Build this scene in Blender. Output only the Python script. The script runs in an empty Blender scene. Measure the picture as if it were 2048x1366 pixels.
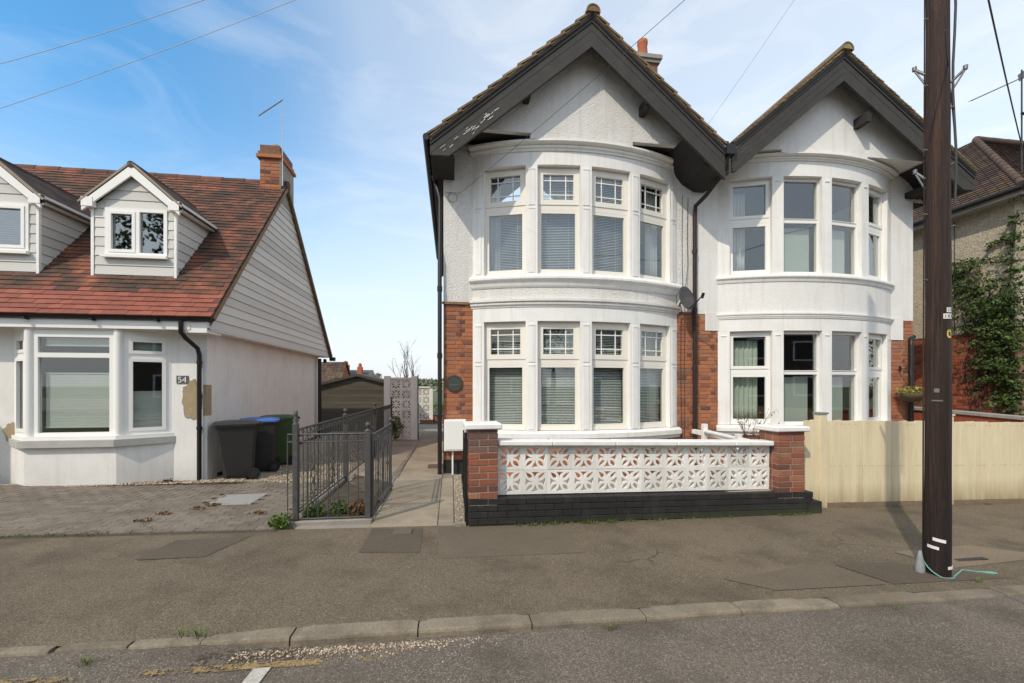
import bpy, bmesh, math, random
from mathutils import Vector, Matrix, noise
R = random.Random(7)
S = bpy.context.scene
C = S.collection
rad = math.radians

# ------------------------------------------------------------------ camera, light, exposure
cam_d = bpy.data.cameras.new('camera'); cam = bpy.data.objects.new('camera', cam_d); C.objects.link(cam)
cam.location = (0, 0, 1.6); cam.rotation_euler = (rad(90), 0, rad(-8.168))
cam_d.sensor_width = 36; cam_d.lens = 36 * 850 / 2048; cam_d.shift_y = 89 / 2048
cam_d.clip_start = 0.05; cam_d.clip_end = 3000
S.camera = cam
W = bpy.data.worlds.new('World'); S.world = W; W.use_nodes = True
nt = W.node_tree; N = nt.nodes; L = nt.links
bg = N['Background']; sky = N.new('ShaderNodeTexSky'); sky.sky_type = 'NISHITA'; sky.sun_disc = False
sky.sun_elevation = rad(44); sky.sun_rotation = rad(224); sky.air_density = 1.0; sky.dust_density = 0.6; sky.ozone_density = 2.2
bg.inputs['Strength'].default_value = 0.15
tc = N.new('ShaderNodeTexCoord'); mp = N.new('ShaderNodeMapping'); mp.inputs['Scale'].default_value = (1.6, 2.2, 5.5)
mp.inputs['Rotation'].default_value = (0, rad(12), rad(20))
cn = N.new('ShaderNodeTexNoise'); cn.inputs['Scale'].default_value = 2.2; cn.inputs['Detail'].default_value = 7; cn.inputs['Roughness'].default_value = 0.55; cn.inputs['Distortion'].default_value = 0.7
cr = N.new('ShaderNodeValToRGB'); cr.color_ramp.elements[0].position = 0.47; cr.color_ramp.elements[1].position = 0.82
L.new(tc.outputs['Generated'], mp.inputs['Vector']); L.new(mp.outputs[0], cn.inputs['Vector']); L.new(cn.outputs['Fac'], cr.inputs['Fac'])
sp = N.new('ShaderNodeSeparateXYZ'); L.new(tc.outputs['Generated'], sp.inputs[0])
mr = N.new('ShaderNodeMapRange'); mr.inputs['From Min'].default_value = 0.0; mr.clamp = True; mr.inputs['From Max'].default_value = 0.46; mr.inputs['To Min'].default_value = 1.0; mr.inputs['To Max'].default_value = 0.0
L.new(sp.outputs['Z'], mr.inputs['Value'])
pw = N.new('ShaderNodeMath'); pw.operation = 'POWER'; pw.inputs[1].default_value = 1.35; L.new(mr.outputs[0], pw.inputs[0])
# thin veil of cloud: clearest towards the north-west, thicker east, overhead and south
dt = N.new('ShaderNodeVectorMath'); dt.operation = 'DOT_PRODUCT'; dt.inputs[1].default_value = (-0.567, 0.666, 0.485); L.new(tc.outputs['Generated'], dt.inputs[0]); 
vr = N.new('ShaderNodeValToRGB'); ve = vr.color_ramp.elements
for _ in range(4): ve.new(0.5)
for e_, (p_, v_) in zip(ve, ((0.0, 0.58), (0.45, 0.50), (0.80, 0.42), (0.90, 0.30), (0.955, 0.10), (1.0, 0.0))): e_.position = p_; e_.color = (v_, v_, v_, 1)
L.new(dt.outputs['Value'], vr.inputs['Fac'])
ad = N.new('ShaderNodeMath'); ad.operation = 'MULTIPLY'; ad.inputs[1].default_value = 0.20; L.new(cr.outputs[0], ad.inputs[0])
m1 = N.new('ShaderNodeMath'); m1.operation = 'ADD'; L.new(ad.outputs[0], m1.inputs[0]); L.new(vr.outputs[0], m1.inputs[1])
mix = N.new('ShaderNodeMixRGB'); mix.inputs['Color2'].default_value = (6.8, 6.75, 6.55, 1)
m1.use_clamp = True; L.new(m1.outputs[0], mix.inputs['Fac'])
mixh = N.new('ShaderNodeMixRGB'); mixh.inputs['Color2'].default_value = (4.75, 4.95, 5.2, 1); L.new(pw.outputs[0], mixh.inputs['Fac'])
hs = N.new('ShaderNodeHueSaturation'); hs.inputs['Saturation'].default_value = 1.27; hs.inputs['Value'].default_value = 1.4; hs.inputs['Hue'].default_value = 0.488
L.new(sky.outputs[0], hs.inputs['Color']); L.new(hs.outputs[0], mix.inputs['Color1']); L.new(mix.outputs[0], mixh.inputs['Color1']); L.new(mixh.outputs[0], bg.inputs['Color'])
sd = bpy.data.lights.new('sun', 'SUN'); sd.energy = 2.35; sd.angle = rad(0.6); sd.color = (1.0, 0.90, 0.74)
so = bpy.data.objects.new('sun', sd); C.objects.link(so)
az, el = rad(44), rad(44)
so.rotation_euler = Vector((math.sin(az) * math.cos(el), math.cos(az) * math.cos(el), -math.sin(el))).to_track_quat('-Z', 'Y').to_euler()
so.location = (-20, -20, 30)
S.view_settings.view_transform = 'Standard'; S.view_settings.look = 'None'; S.view_settings.exposure = 0.30; S.view_settings.gamma = 1
S.view_settings.use_curve_mapping = False
S.cycles.max_bounces = 8; S.cycles.transparent_max_bounces = 12

# ------------------------------------------------------------------ materials
def mat(name, col, rough=0.75, var=0.18, vs=3.0, col2=None, rnd=None, ramp=None, bump=0.0, bs=60.0, fine=0.0, fs=120.0,
        metal=0.0, spec=0.4, streak=None, crack=None, stain=None, sscale=1.2, samt=0.5, voro=None, stretch=(1, 1, 1), bdist=0.01, low=None):
    m = bpy.data.materials.new(name); m.use_nodes = True
    n = m.node_tree.nodes; l = m.node_tree.links; b = n['Principled BSDF']
    b.inputs['Roughness'].default_value = rough; b.inputs['Metallic'].default_value = metal
    b.inputs['Specular IOR Level'].default_value = spec
    g = n.new('ShaderNodeNewGeometry'); mpn = n.new('ShaderNodeMapping'); mpn.inputs['Scale'].default_value = stretch
    l.new(g.outputs['Position'], mpn.inputs['Vector']); P = mpn.outputs[0]
    def nz(scale, det=5, ro=0.6):
        t = n.new('ShaderNodeTexNoise'); t.inputs['Scale'].default_value = scale; t.inputs['Detail'].default_value = det; t.inputs['Roughness'].default_value = ro
        l.new(P, t.inputs['Vector']); return t.outputs['Fac']
    def mixc(f, a, c, mode='MIX', fac=None):
        x = n.new('ShaderNodeMixRGB'); x.blend_type = mode
        if fac is not None: x.inputs['Fac'].default_value = fac
        else: l.new(f, x.inputs['Fac'])
        for s_, v in (('Color1', a), ('Color2', c)):
            if hasattr(v, 'links'): l.new(v, x.inputs[s_])
            else: x.inputs[s_].default_value = (*v, 1)
        return x.outputs[0]
    def rampn(f, pts):
        r = n.new('ShaderNodeValToRGB'); e = r.color_ramp.elements
        while len(e) < len(pts): e.new(0.5)
        for i, (p, c) in enumerate(pts): e[i].position = p; e[i].color = (*c, 1)
        l.new(f, r.inputs['Fac']); return r.outputs[0]
    cur = None
    if ramp:
        if rnd == 'obj': oi = n.new('ShaderNodeObjectInfo'); f = oi.outputs['Random']
        elif rnd == 'island': f = g.outputs['Random Per Island']
        else: f = nz(vs)
        cur = rampn(f, ramp)
    else:
        cur = rampn(nz(vs), [(0.3, col), (0.7, col2 or tuple(c * (1 - var) for c in col))])
        if rnd:
            oi = n.new('ShaderNodeObjectInfo'); f = oi.outputs['Random'] if rnd == 'obj' else g.outputs['Random Per Island']
            r = rampn(f, [(0, (0.82, 0.82, 0.82)), (1, (1.1, 1.1, 1.1))]); cur = mixc(None, cur, r, 'MULTIPLY', 1.0)
    if fine:
        r = rampn(nz(fs, 3, 0.7), [(0.25, (1 - fine,) * 3), (0.75, (1 + fine,) * 3)]); cur = mixc(None, cur, r, 'MULTIPLY', 1.0)
    if voro:   # (scale, light colour, amount): pale aggregate grains
        v = n.new('ShaderNodeTexVoronoi'); v.inputs['Scale'].default_value = voro[0]; l.new(P, v.inputs['Vector'])
        sepc = n.new('ShaderNodeSeparateColor'); l.new(v.outputs['Color'], sepc.inputs[0])
        f = rampn(sepc.outputs[0], [(1 - voro[2], (0, 0, 0)), (1 - voro[2] + 0.03, (1, 1, 1))]); cur = mixc(f, cur, voro[1])
    if stain:
        f = rampn(nz(sscale, 6, 0.65), [(0.48, (0, 0, 0)), (0.72, (samt,) * 3)]); cur = mixc(f, cur, stain)
    if streak: # (colour, amount): rain runs, long in z
        m3 = n.new('ShaderNodeMapping'); m3.inputs['Scale'].default_value = (9, 9, 0.55); l.new(g.outputs['Position'], m3.inputs['Vector'])
        t3 = n.new('ShaderNodeTexNoise'); t3.inputs['Scale'].default_value = 1.0; t3.inputs['Detail'].default_value = 5; t3.inputs['Roughness'].default_value = 0.7; l.new(m3.outputs[0], t3.inputs['Vector'])
        f = rampn(t3.outputs['Fac'], [(0.50, (0, 0, 0)), (0.78, (streak[1],) * 3)]); cur = mixc(f, cur, streak[0])
    if crack:  # (scale, colour): hairline cracks, only in places
        dn_ = n.new('ShaderNodeTexNoise'); dn_.inputs['Scale'].default_value = 3.5; dn_.inputs['Detail'].default_value = 4; l.new(g.outputs['Position'], dn_.inputs['Vector'])
        vm_ = n.new('ShaderNodeVectorMath'); vm_.operation = 'MULTIPLY_ADD'; vm_.inputs[1].default_value = (0.35, 0.35, 0); l.new(dn_.outputs['Color'], vm_.inputs[0]); l.new(g.outputs['Position'], vm_.inputs[2])
        vc = n.new('ShaderNodeTexVoronoi'); vc.feature = 'DISTANCE_TO_EDGE'; vc.inputs['Scale'].default_value = crack[0]; l.new(vm_.outputs[0], vc.inputs['Vector'])
        f1 = rampn(vc.outputs['Distance'], [(0.003, (1, 1, 1)), (0.010, (0, 0, 0))]); f2 = rampn(nz(0.8, 2), [(0.55, (0, 0, 0)), (0.66, (0.8,) * 3)])
        mm = n.new('ShaderNodeMath'); mm.operation = 'MULTIPLY'; l.new(f1, mm.inputs[0]); l.new(f2, mm.inputs[1]); cur = mixc(mm.outputs[0], cur, crack[1])
    if low:    # (height, colour, amount): splash-back dirt near the ground
        sx = n.new('ShaderNodeSeparateXYZ'); l.new(g.outputs['Position'], sx.inputs[0])
        ma = n.new('ShaderNodeMapRange'); ma.inputs['From Min'].default_value = -0.1; ma.inputs['From Max'].default_value = low[0]; ma.inputs['To Min'].default_value = 1; ma.inputs['To Max'].default_value = 0
        l.new(sx.outputs['Z'], ma.inputs['Value']); mu = n.new('ShaderNodeMath'); mu.operation = 'MULTIPLY'; l.new(ma.outputs[0], mu.inputs[0]); l.new(nz(9), mu.inputs[1])
        mu2 = n.new('ShaderNodeMath'); mu2.operation = 'MULTIPLY'; mu2.inputs[1].default_value = low[2]; mu2.use_clamp = True; l.new(mu.outputs[0], mu2.inputs[0])
        cur = mixc(mu2.outputs[0], cur, low[1])
    l.new(cur, b.inputs['Base Color'])
    if bump:
        bn = n.new('ShaderNodeBump'); bn.inputs['Strength'].default_value = bump; bn.inputs['Distance'].default_value = bdist
        l.new(nz(bs, 6, 0.65), bn.inputs['Height']); l.new(bn.outputs[0], b.inputs['Normal'])
    return m

def glassmat(name, tint=(0.9, 0.93, 0.92), refl=1.0, f0=0.085):
    m = bpy.data.materials.new(name); m.use_nodes = True; n = m.node_tree.nodes; l = m.node_tree.links
    for x in list(n):
        if x.type != 'OUTPUT_MATERIAL': n.remove(x)
    o = [x for x in n if x.type == 'OUTPUT_MATERIAL'][0]
    t = n.new('ShaderNodeBsdfTransparent'); t.inputs[0].default_value = (*tint, 1)
    gl = n.new('ShaderNodeBsdfGlossy'); gl.inputs['Roughness'].default_value = 0.015; gl.inputs[0].default_value = (refl, refl, refl, 1)
    lw = n.new('ShaderNodeLayerWeight'); lw.inputs[0].default_value = 0.5
    p5 = n.new('ShaderNodeMath'); p5.operation = 'POWER'; p5.inputs[1].default_value = 4.0; l.new(lw.outputs['Facing'], p5.inputs[0])
    fr = n.new('ShaderNodeMapRange'); fr.inputs['To Min'].default_value = f0; fr.inputs['To Max'].default_value = 1.0; l.new(p5.outputs[0], fr.inputs['Value'])
    bn = n.new('ShaderNodeBump'); bn.inputs['Strength'].default_value = 0.03; nz = n.new('ShaderNodeTexNoise'); nz.inputs['Scale'].default_value = 2.5
    l.new(nz.outputs['Fac'], bn.inputs['Height']); l.new(bn.outputs[0], gl.inputs['Normal'])
    mx = n.new('ShaderNodeMixShader'); l.new(fr.outputs[0], mx.inputs[0]); l.new(t.outputs[0], mx.inputs[1]); l.new(gl.outputs[0], mx.inputs[2]); l.new(mx.outputs[0], o.inputs[0])
    return m

M = {}
M['rough_w'] = mat('roughcast_white', streak=((0.50, 0.46, 0.39), 0.45), col=(0.80, 0.78, 0.745), rough=0.9, var=0.06, vs=1.1, bump=1.0, bs=38, bdist=0.03, fine=0.06, fs=45, stain=(0.62, 0.585, 0.52), sscale=1.6, samt=0.4)
M['rough_w2'] = mat('painted_render', streak=((0.50, 0.46, 0.39), 0.45), col=(0.80, 0.785, 0.755), rough=0.85, var=0.05, vs=1.0, bump=0.6, bs=45, bdist=0.018, fine=0.03, fs=60, stain=(0.66, 0.635, 0.58), sscale=1.3, samt=0.3)
M['smooth_w'] = mat('smooth_white_masonry', streak=((0.50, 0.46, 0.39), 0.45), col=(0.82, 0.81, 0.78), rough=0.7, var=0.05, vs=1.5, bump=0.15, bs=40, stain=(0.62, 0.59, 0.52), sscale=2.3, samt=0.30)
M['bung_w'] = mat('bungalow_render', streak=((0.50, 0.46, 0.39), 0.4), col=(0.78, 0.765, 0.73), rough=0.85, var=0.07, vs=0.9, bump=0.3, bs=50, stain=(0.58, 0.55, 0.49), sscale=1.8, samt=0.35, low=(0.5, (0.42, 0.39, 0.33), 0.8))
M['upvc'] = mat('white_frame', (0.83, 0.82, 0.78), 0.4, var=0.03, vs=2, spec=0.5)
M['upvc2'] = mat('cream_frame', (0.80, 0.76, 0.68), 0.45, var=0.05, vs=2, spec=0.5)
BR = [(0.0, (0.11, 0.055, 0.045)), (0.14, (0.22, 0.09, 0.055)), (0.4, (0.36, 0.13, 0.06)), (0.7, (0.43, 0.165, 0.075)), (0.9, (0.37, 0.155, 0.085)), (1.0, (0.25, 0.135, 0.095))]
M['brick'] = mat('orange_brick', (0.4, 0.15, 0.07), 0.9, ramp=BR, rnd='obj', bump=0.5, bs=55, fine=0.16, fs=70, stain=(0.24, 0.11, 0.075), sscale=4, samt=0.5)
M['brick_i'] = mat('orange_brick_field', (0.4, 0.15, 0.07), 0.9, ramp=BR, rnd='island', bump=0.5, bs=55, fine=0.16, fs=70)
PB = [(0.0, (0.12, 0.05, 0.035)), (0.3, (0.25, 0.085, 0.05)), (0.6, (0.30, 0.10, 0.055)), (0.85, (0.33, 0.15, 0.08)), (1.0, (0.17, 0.085, 0.06))]
M['pbrick'] = mat('pier_brick', (0.3, 0.1, 0.06), 0.85, ramp=PB, rnd='obj', bump=0.5, bs=55, fine=0.2, fs=60, stain=(0.14, 0.075, 0.06), sscale=5, samt=0.6)
M['pbrickd'] = mat('dark_pier_brick', (0.15, 0.08, 0.06), 0.9, ramp=[(0, (0.11, 0.06, 0.05)), (1, (0.19, 0.11, 0.085))], rnd='obj', bump=0.5, bs=55, fine=0.25, fs=60)  # darker brick for the upper courses of the left pier
M['mortar'] = mat('mortar', (0.36, 0.30, 0.24), 0.95, var=0.2, vs=12, bump=0.4, bs=90)
M['mortar_o'] = mat('tinted_mortar', (0.40, 0.22, 0.14), 0.95, var=0.3, vs=6, bump=0.4, bs=90)
M['blackp'] = mat('black_masonry_paint', (0.021, 0.019, 0.018), 0.75, var=0.2, vs=6, bump=0.4, bs=50, stain=(0.05, 0.045, 0.04), sscale=5, samt=0.5, fine=0.2, low=(0.06, (0.05, 0.07, 0.02), 1.2))
M['timber'] = mat('dark_painted_timber', (0.046, 0.043, 0.038), 0.7, var=0.25, vs=5, bump=0.3, bs=30, stretch=(1, 1, 1), stain=(0.08, 0.075, 0.065), sscale=3, samt=0.3)
M['soffit'] = mat('dark_soffit', (0.032, 0.029, 0.026), 0.8, var=0.2, vs=6)
M['black'] = mat('black_pipe_plastic', (0.017, 0.015, 0.015), 0.45, var=0.2, vs=8)
M['brownp'] = mat('brown_pipe_paint', (0.035, 0.020, 0.016), 0.5, var=0.3, vs=8)
M['verge'] = mat('weathered_tile', (0.17, 0.115, 0.07), 0.9, ramp=[(0, (0.12, 0.08, 0.05)), (0.5, (0.20, 0.13, 0.075)), (1, (0.24, 0.17, 0.10))], rnd='obj', fine=0.35, fs=25, bump=0.5, bs=50, stain=(0.26, 0.22, 0.12), sscale=9, samt=0.7)
M['verge_i'] = mat('weathered_tile_field', (0.17, 0.115, 0.07), 0.9, ramp=[(0, (0.12, 0.07, 0.05)), (1, (0.24, 0.12, 0.07))], rnd='island', fine=0.35, fs=25)
M['mortar_y'] = mat('lichen_mortar', (0.30, 0.25, 0.12), 0.95, var=0.3, vs=14, bump=0.5, bs=60)
TR = [(0.0, (0.045, 0.032, 0.024)), (0.34, (0.080, 0.045, 0.031)), (0.62, (0.14, 0.058, 0.036)), (0.86, (0.21, 0.078, 0.044)), (1.0, (0.29, 0.105, 0.056))]
def tilemat(name, kind):
    m = mat(name, (0.2, 0.1, 0.05), 0.85, ramp=TR, rnd=kind, fine=0.2, fs=30, bump=0.3, bs=40)
    # add broad weathering patches to the per-tile random value
    n = m.node_tree.nodes; l = m.node_tree.links
    r = [x for x in n if x.type == 'VALTORGB' and len(x.color_ramp.elements) == 5][0]
    src = r.inputs['Fac'].links[0].from_socket
    t = n.new('ShaderNodeTexNoise'); t.inputs['Scale'].default_value = 2.4; t.inputs['Detail'].default_value = 5
    g = [x for x in n if x.type == 'NEW_GEOMETRY'][0]; l.new(g.outputs['Position'], t.inputs['Vector'])
    a = n.new('ShaderNodeMath'); a.operation = 'MULTIPLY'; a.inputs[1].default_value = 0.42; l.new(src, a.inputs[0])
    b2 = n.new('ShaderNodeMapRange'); b2.inputs['From Min'].default_value = 0.35; b2.inputs['From Max'].default_value = 0.68; b2.inputs['To Min'].default_value = -0.05; b2.inputs['To Max'].default_value = 0.62
    l.new(t.outputs['Fac'], b2.inputs['Value'])
    c = n.new('ShaderNodeMath'); c.operation = 'ADD'; c.use_clamp = True; l.new(a.outputs[0], c.inputs[0]); l.new(b2.outputs[0], c.inputs[1]); l.new(c.outputs[0], r.inputs['Fac'])
    return m
M['tile'] = tilemat('old_clay_tile', 'obj'); M['tile_i'] = tilemat('old_clay_tile_field', 'island')
M['tile_new'] = mat('newer_red_tile', (0.3, 0.09, 0.05), 0.8, ramp=[(0, (0.20, 0.064, 0.042)), (0.5, (0.25, 0.076, 0.048)), (1, (0.29, 0.092, 0.056))], rnd='obj', fine=0.12, fs=30)
M['tile_d'] = mat('dark_dormer_tile', (0.06, 0.045, 0.035), 0.9, ramp=[(0, (0.04, 0.03, 0.025)), (1, (0.085, 0.06, 0.045))], rnd='island', fine=0.2, fs=30)
M['clad'] = mat('pale_grey_board', (0.62, 0.61, 0.57), 0.65, var=0.05, vs=1.2, rnd='obj', bump=0.15, bs=30)
M['clad_i'] = M['clad']
M['lead'] = mat('lead_flashing', (0.26, 0.27, 0.27), 0.7, var=0.25, vs=6, metal=0.1)
M['cement'] = mat('cement', (0.33, 0.31, 0.28), 0.95, var=0.25, vs=6, bump=0.4, bs=40)
M['sill'] = mat('sill_stone', (0.45, 0.44, 0.41), 0.85, var=0.15, vs=3, bump=0.2, bs=40, stain=(0.3, 0.29, 0.26), sscale=4)
M['asph_p'] = mat('pavement_asphalt', crack=(0.9, (0.05, 0.038, 0.027)), col=(0.158, 0.122, 0.079), rough=0.93, col2=(0.112, 0.087, 0.055), vs=0.9, fine=0.5, fs=75, voro=(210, (0.26, 0.215, 0.16), 0.16), bump=0.9, bs=90, bdist=0.012, stain=(0.075, 0.057, 0.038), sscale=1.5, samt=0.8)
M['asph_r'] = mat('road_asphalt', crack=(0.6, (0.055, 0.045, 0.035)), col=(0.158, 0.130, 0.100), rough=0.93, col2=(0.122, 0.101, 0.078), vs=0.7, fine=0.5, fs=65, voro=(170, (0.30, 0.26, 0.21), 0.13), bump=0.9, bs=80, bdist=0.014, stain=(0.075, 0.060, 0.043), sscale=1.1, samt=0.8)
M['silt'] = mat('gutter_silt', (0.105, 0.080, 0.055), 0.98, var=0.3, vs=9, fine=0.5, fs=60, bump=0.8, bs=60)
M['asph_d'] = mat('patch_asphalt', (0.112, 0.088, 0.062), 0.93, var=0.2, vs=2, fine=0.4, fs=90, bump=0.7, bs=90, bdist=0.01)
M['asph_d2'] = mat('patch_asphalt_grey', (0.142, 0.112, 0.077), 0.93, var=0.15, vs=2, fine=0.35, fs=90, bump=0.7, bs=90, bdist=0.01)
M['kerb'] = mat('kerb_concrete', (0.24, 0.20, 0.145), 0.9, col2=(0.18, 0.148, 0.105), vs=3, fine=0.25, fs=60, bump=0.6, bs=50, stain=(0.085, 0.070, 0.050), sscale=4, samt=0.8, rnd='obj')
M['slab'] = mat('path_slab', (0.33, 0.275, 0.20), 0.9, col2=(0.26, 0.215, 0.155), vs=2, fine=0.15, fs=60, bump=0.3, bs=50, rnd='obj', stain=(0.15, 0.125, 0.09), sscale=3, samt=0.5)
M['paver'] = mat('block_paver', (0.2, 0.17, 0.14), 0.93, ramp=[(0, (0.150, 0.124, 0.096)), (0.5, (0.178, 0.148, 0.116)), (1, (0.205, 0.172, 0.136))], rnd='obj', fine=0.35, fs=45, bump=0.6, bs=60, stain=(0.10, 0.082, 0.058), sscale=2.5, samt=0.7)
M['paver_i'] = mat('block_paver_field', (0.2, 0.17, 0.14), 0.93, ramp=[(0, (0.150, 0.124, 0.096)), (0.5, (0.178, 0.148, 0.116)), (1, (0.205, 0.172, 0.136))], rnd='island', fine=0.35, fs=45, bump=0.6, bs=60, stain=(0.10, 0.082, 0.058), sscale=2.5, samt=0.7)
M['soil'] = mat('soil', (0.11, 0.088, 0.06), 0.98, var=0.4, vs=6, bump=1.0, bs=30, bdist=0.03, fine=0.3, fs=40)
M['gravel_b'] = mat('gravel_bed', (0.36, 0.31, 0.24), 0.98, var=0.3, vs=6, bump=1.0, bs=60, bdist=0.02, fine=0.4, fs=80)
M['pebble'] = mat('pale_pebble', (0.5, 0.42, 0.3), 0.85, ramp=[(0, (0.13, 0.09, 0.06)), (0.45, (0.32, 0.24, 0.16)), (1, (0.62, 0.53, 0.40))], rnd='island')
M['concrete'] = mat('concrete', (0.30, 0.27, 0.23), 0.93, var=0.2, vs=3, fine=0.2, fs=60, bump=0.4, bs=50, stain=(0.18, 0.155, 0.11), sscale=4)
M['oldconc'] = mat('stained_concrete', (0.20, 0.155, 0.105), 0.93, var=0.2, vs=3, fine=0.3, fs=60, bump=0.4, bs=60)
M['cover'] = mat('inspection_cover', (0.30, 0.29, 0.27), 0.85, var=0.15, vs=5, fine=0.25, fs=60, bump=0.3, bs=80, metal=0.0)
M['fence'] = mat('cream_fence_paint', (0.73, 0.63, 0.42), 0.8, var=0.10, vs=9, bump=0.35, bs=50, stretch=(1, 1, 0.12), fine=0.05, fs=60, streak=((0.50, 0.41, 0.26), 0.6), low=(0.22, (0.30, 0.23, 0.12), 1.5), stain=(0.46, 0.36, 0.20), sscale=5, samt=0.35)
M['grvboard'] = mat('gravel_board', (0.22, 0.155, 0.11), 0.9, var=0.25, vs=4, fine=0.2)
M['pole'] = mat('creosoted_pole', (0.058, 0.032, 0.023), 0.7, col2=(0.016, 0.011, 0.009), vs=9, stretch=(1, 1, 0.045), fine=0.55, fs=55, bump=1.0, bs=55, bdist=0.03, stain=(0.15, 0.072, 0.048), sscale=18, samt=0.7, spec=0.35, low=(1.7, (0.012, 0.009, 0.008), 1.6))
M['galv'] = mat('galvanised_steel', (0.22, 0.22, 0.22), 0.5, metal=0.6, var=0.2, vs=8)
M['tagw'] = mat('white_tag', (0.75, 0.73, 0.70), 0.5, var=0.05)
M['tagy'] = mat('yellow_tag', (0.75, 0.55, 0.10), 0.5, var=0.08, vs=20)
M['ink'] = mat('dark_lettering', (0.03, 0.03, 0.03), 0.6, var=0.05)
M['iron'] = mat('grey_painted_iron', (0.085, 0.085, 0.083), 0.55, var=0.3, vs=15, metal=0.15, bump=0.2, bs=80, stain=(0.14, 0.12, 0.10), sscale=8, samt=0.4)
M['blackiron'] = mat('black_gate_paint', (0.015, 0.014, 0.013), 0.5, var=0.2, vs=8)
M['bin_k'] = mat('charcoal_bin_plastic', (0.028, 0.027, 0.026), 0.5, var=0.15, vs=4, stain=(0.05, 0.045, 0.04), sscale=4, samt=0.5)
M['bin_b'] = mat('blue_lid_plastic', (0.06, 0.15, 0.42), 0.5, var=0.1, vs=4)
M['bin_g'] = mat('green_bin_plastic', (0.045, 0.085, 0.028), 0.5, var=0.15, vs=4)
M['rubber'] = mat('rubber', (0.018, 0.017, 0.016), 0.8, var=0.2)
M['red'] = mat('red_sticker', (0.45, 0.07, 0.08), 0.5, var=0.1)
M['shed'] = mat('shed_board', (0.105, 0.092, 0.070), 0.9, var=0.25, vs=3, rnd='obj', stretch=(0.3, 1, 3), fine=0.15)
M['felt'] = mat('roof_felt', (0.085, 0.078, 0.07), 0.95, var=0.2, vs=5)
M['dash'] = mat('pebble_dash', (0.55, 0.48, 0.36), 0.95, col2=(0.46, 0.39, 0.28), vs=2, fine=0.45, fs=28, bump=1.0, bs=28, bdist=0.04, stain=(0.34, 0.29, 0.21), sscale=0.9, samt=0.4)
M['ntile'] = mat('neighbour_tile', (0.09, 0.06, 0.05), 0.9, ramp=[(0, (0.045, 0.031, 0.026)), (0.6, (0.082, 0.049, 0.038)), (1, (0.12, 0.075, 0.055))], rnd='island', fine=0.3, fs=14, stain=(0.17, 0.13, 0.05), sscale=0.9, samt=0.5)
M['rbrick_i'] = mat('deep_red_brick_field', (0.3, 0.08, 0.04), 0.9, ramp=[(0, (0.16, 0.045, 0.028)), (0.5, (0.27, 0.068, 0.036)), (1, (0.36, 0.11, 0.055))], rnd='island', fine=0.3, fs=20, bump=0.5, bs=50, stain=(0.12, 0.05, 0.035), sscale=1.5, samt=0.5)
M['rbrick'] = mat('deep_red_brick', (0.3, 0.08, 0.04), 0.9, ramp=[(0, (0.16, 0.045, 0.028)), (0.5, (0.27, 0.068, 0.036)), (1, (0.36, 0.11, 0.055))], rnd='obj', fine=0.3, fs=20, bump=0.5, bs=50)
def leafmat(name, c1, c2, kind='island'):
    m = mat(name, c1, 0.6, ramp=[(0, c1), (0.7, c2), (1, tuple(x * 1.3 for x in c2))], rnd=kind, spec=0.3)
    m.node_tree.nodes['Principled BSDF'].inputs['Subsurface Weight'].default_value = 0.0
    return m
M['ivy'] = leafmat('ivy_leaf', (0.026, 0.048, 0.012), (0.085, 0.125, 0.032))
M['grass'] = leafmat('grass_blade', (0.045, 0.085, 0.015), (0.12, 0.17, 0.035))
M['brownleaf'] = leafmat('brown_leaf', (0.10, 0.055, 0.03), (0.20, 0.11, 0.05))
M['basket'] = leafmat('yellow_green_leaf', (0.12, 0.13, 0.03), (0.32, 0.28, 0.07))
M['coir'] = mat('coir_liner', (0.12, 0.085, 0.05), 0.95, var=0.3, vs=20)
M['twig'] = mat('twig_bark', (0.10, 0.065, 0.055), 0.9, var=0.3, vs=10)
M['wood_far'] = leafmat('distant_foliage', (0.10, 0.12, 0.07), (0.20, 0.21, 0.13))
M['wire'] = mat('cable_sheath', (0.05, 0.05, 0.05), 0.6, var=0.1)
M['wire_w'] = mat('pale_cable', (0.55, 0.55, 0.55), 0.6, var=0.1)
M['rope'] = mat('turquoise_cord', (0.16, 0.38, 0.34), 0.7, var=0.15, vs=20)
M['plast'] = mat('grey_plastic_guard', (0.28, 0.29, 0.29), 0.6, var=0.2, vs=10)
M['blind'] = mat('blind_slat', (0.80, 0.80, 0.76), 0.5, var=0.04)
M['blind_b'] = mat('bluish_blind_slat', (0.60, 0.63, 0.66), 0.5, var=0.04)
M['dimb'] = mat('dull_brown_brick', (0.10, 0.075, 0.06), 0.9, var=0.2, vs=3)
M['cell'] = mat('pleated_blind', (0.60, 0.59, 0.55), 0.9, var=0.06, vs=3)
M['cell2'] = mat('grey_green_blind', (0.46, 0.49, 0.44), 0.9, var=0.06, vs=3)
M['curt'] = mat('curtain_cloth', (0.60, 0.63, 0.54), 0.9, var=0.08, vs=4)
M['curtw'] = mat('net_curtain', (0.62, 0.62, 0.60), 0.9, var=0.05, vs=4)
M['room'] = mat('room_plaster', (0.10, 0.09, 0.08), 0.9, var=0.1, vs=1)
M['yellow'] = mat('worn_yellow_paint', (0.29, 0.205, 0.09), 0.9, var=0.3, vs=8, fine=0.4, fs=60, bump=0.6, bs=60)
M['whitepaint'] = mat('worn_white_paint', (0.46, 0.43, 0.38), 0.9, var=0.2, vs=8, fine=0.35, fs=50)
M['hill'] = mat('hill_field', (0.10, 0.12, 0.05), 0.95, var=0.4, vs=0.05)
M['plaque'] = mat('bronze_plaque', (0.075, 0.08, 0.072), 0.55, var=0.25, vs=20, metal=0.3)
M['slate'] = mat('grey_slate', (0.10, 0.10, 0.105), 0.5, var=0.1, vs=10)
M['terra'] = mat('terracotta', (0.42, 0.13, 0.06), 0.85, var=0.2, vs=6)
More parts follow.
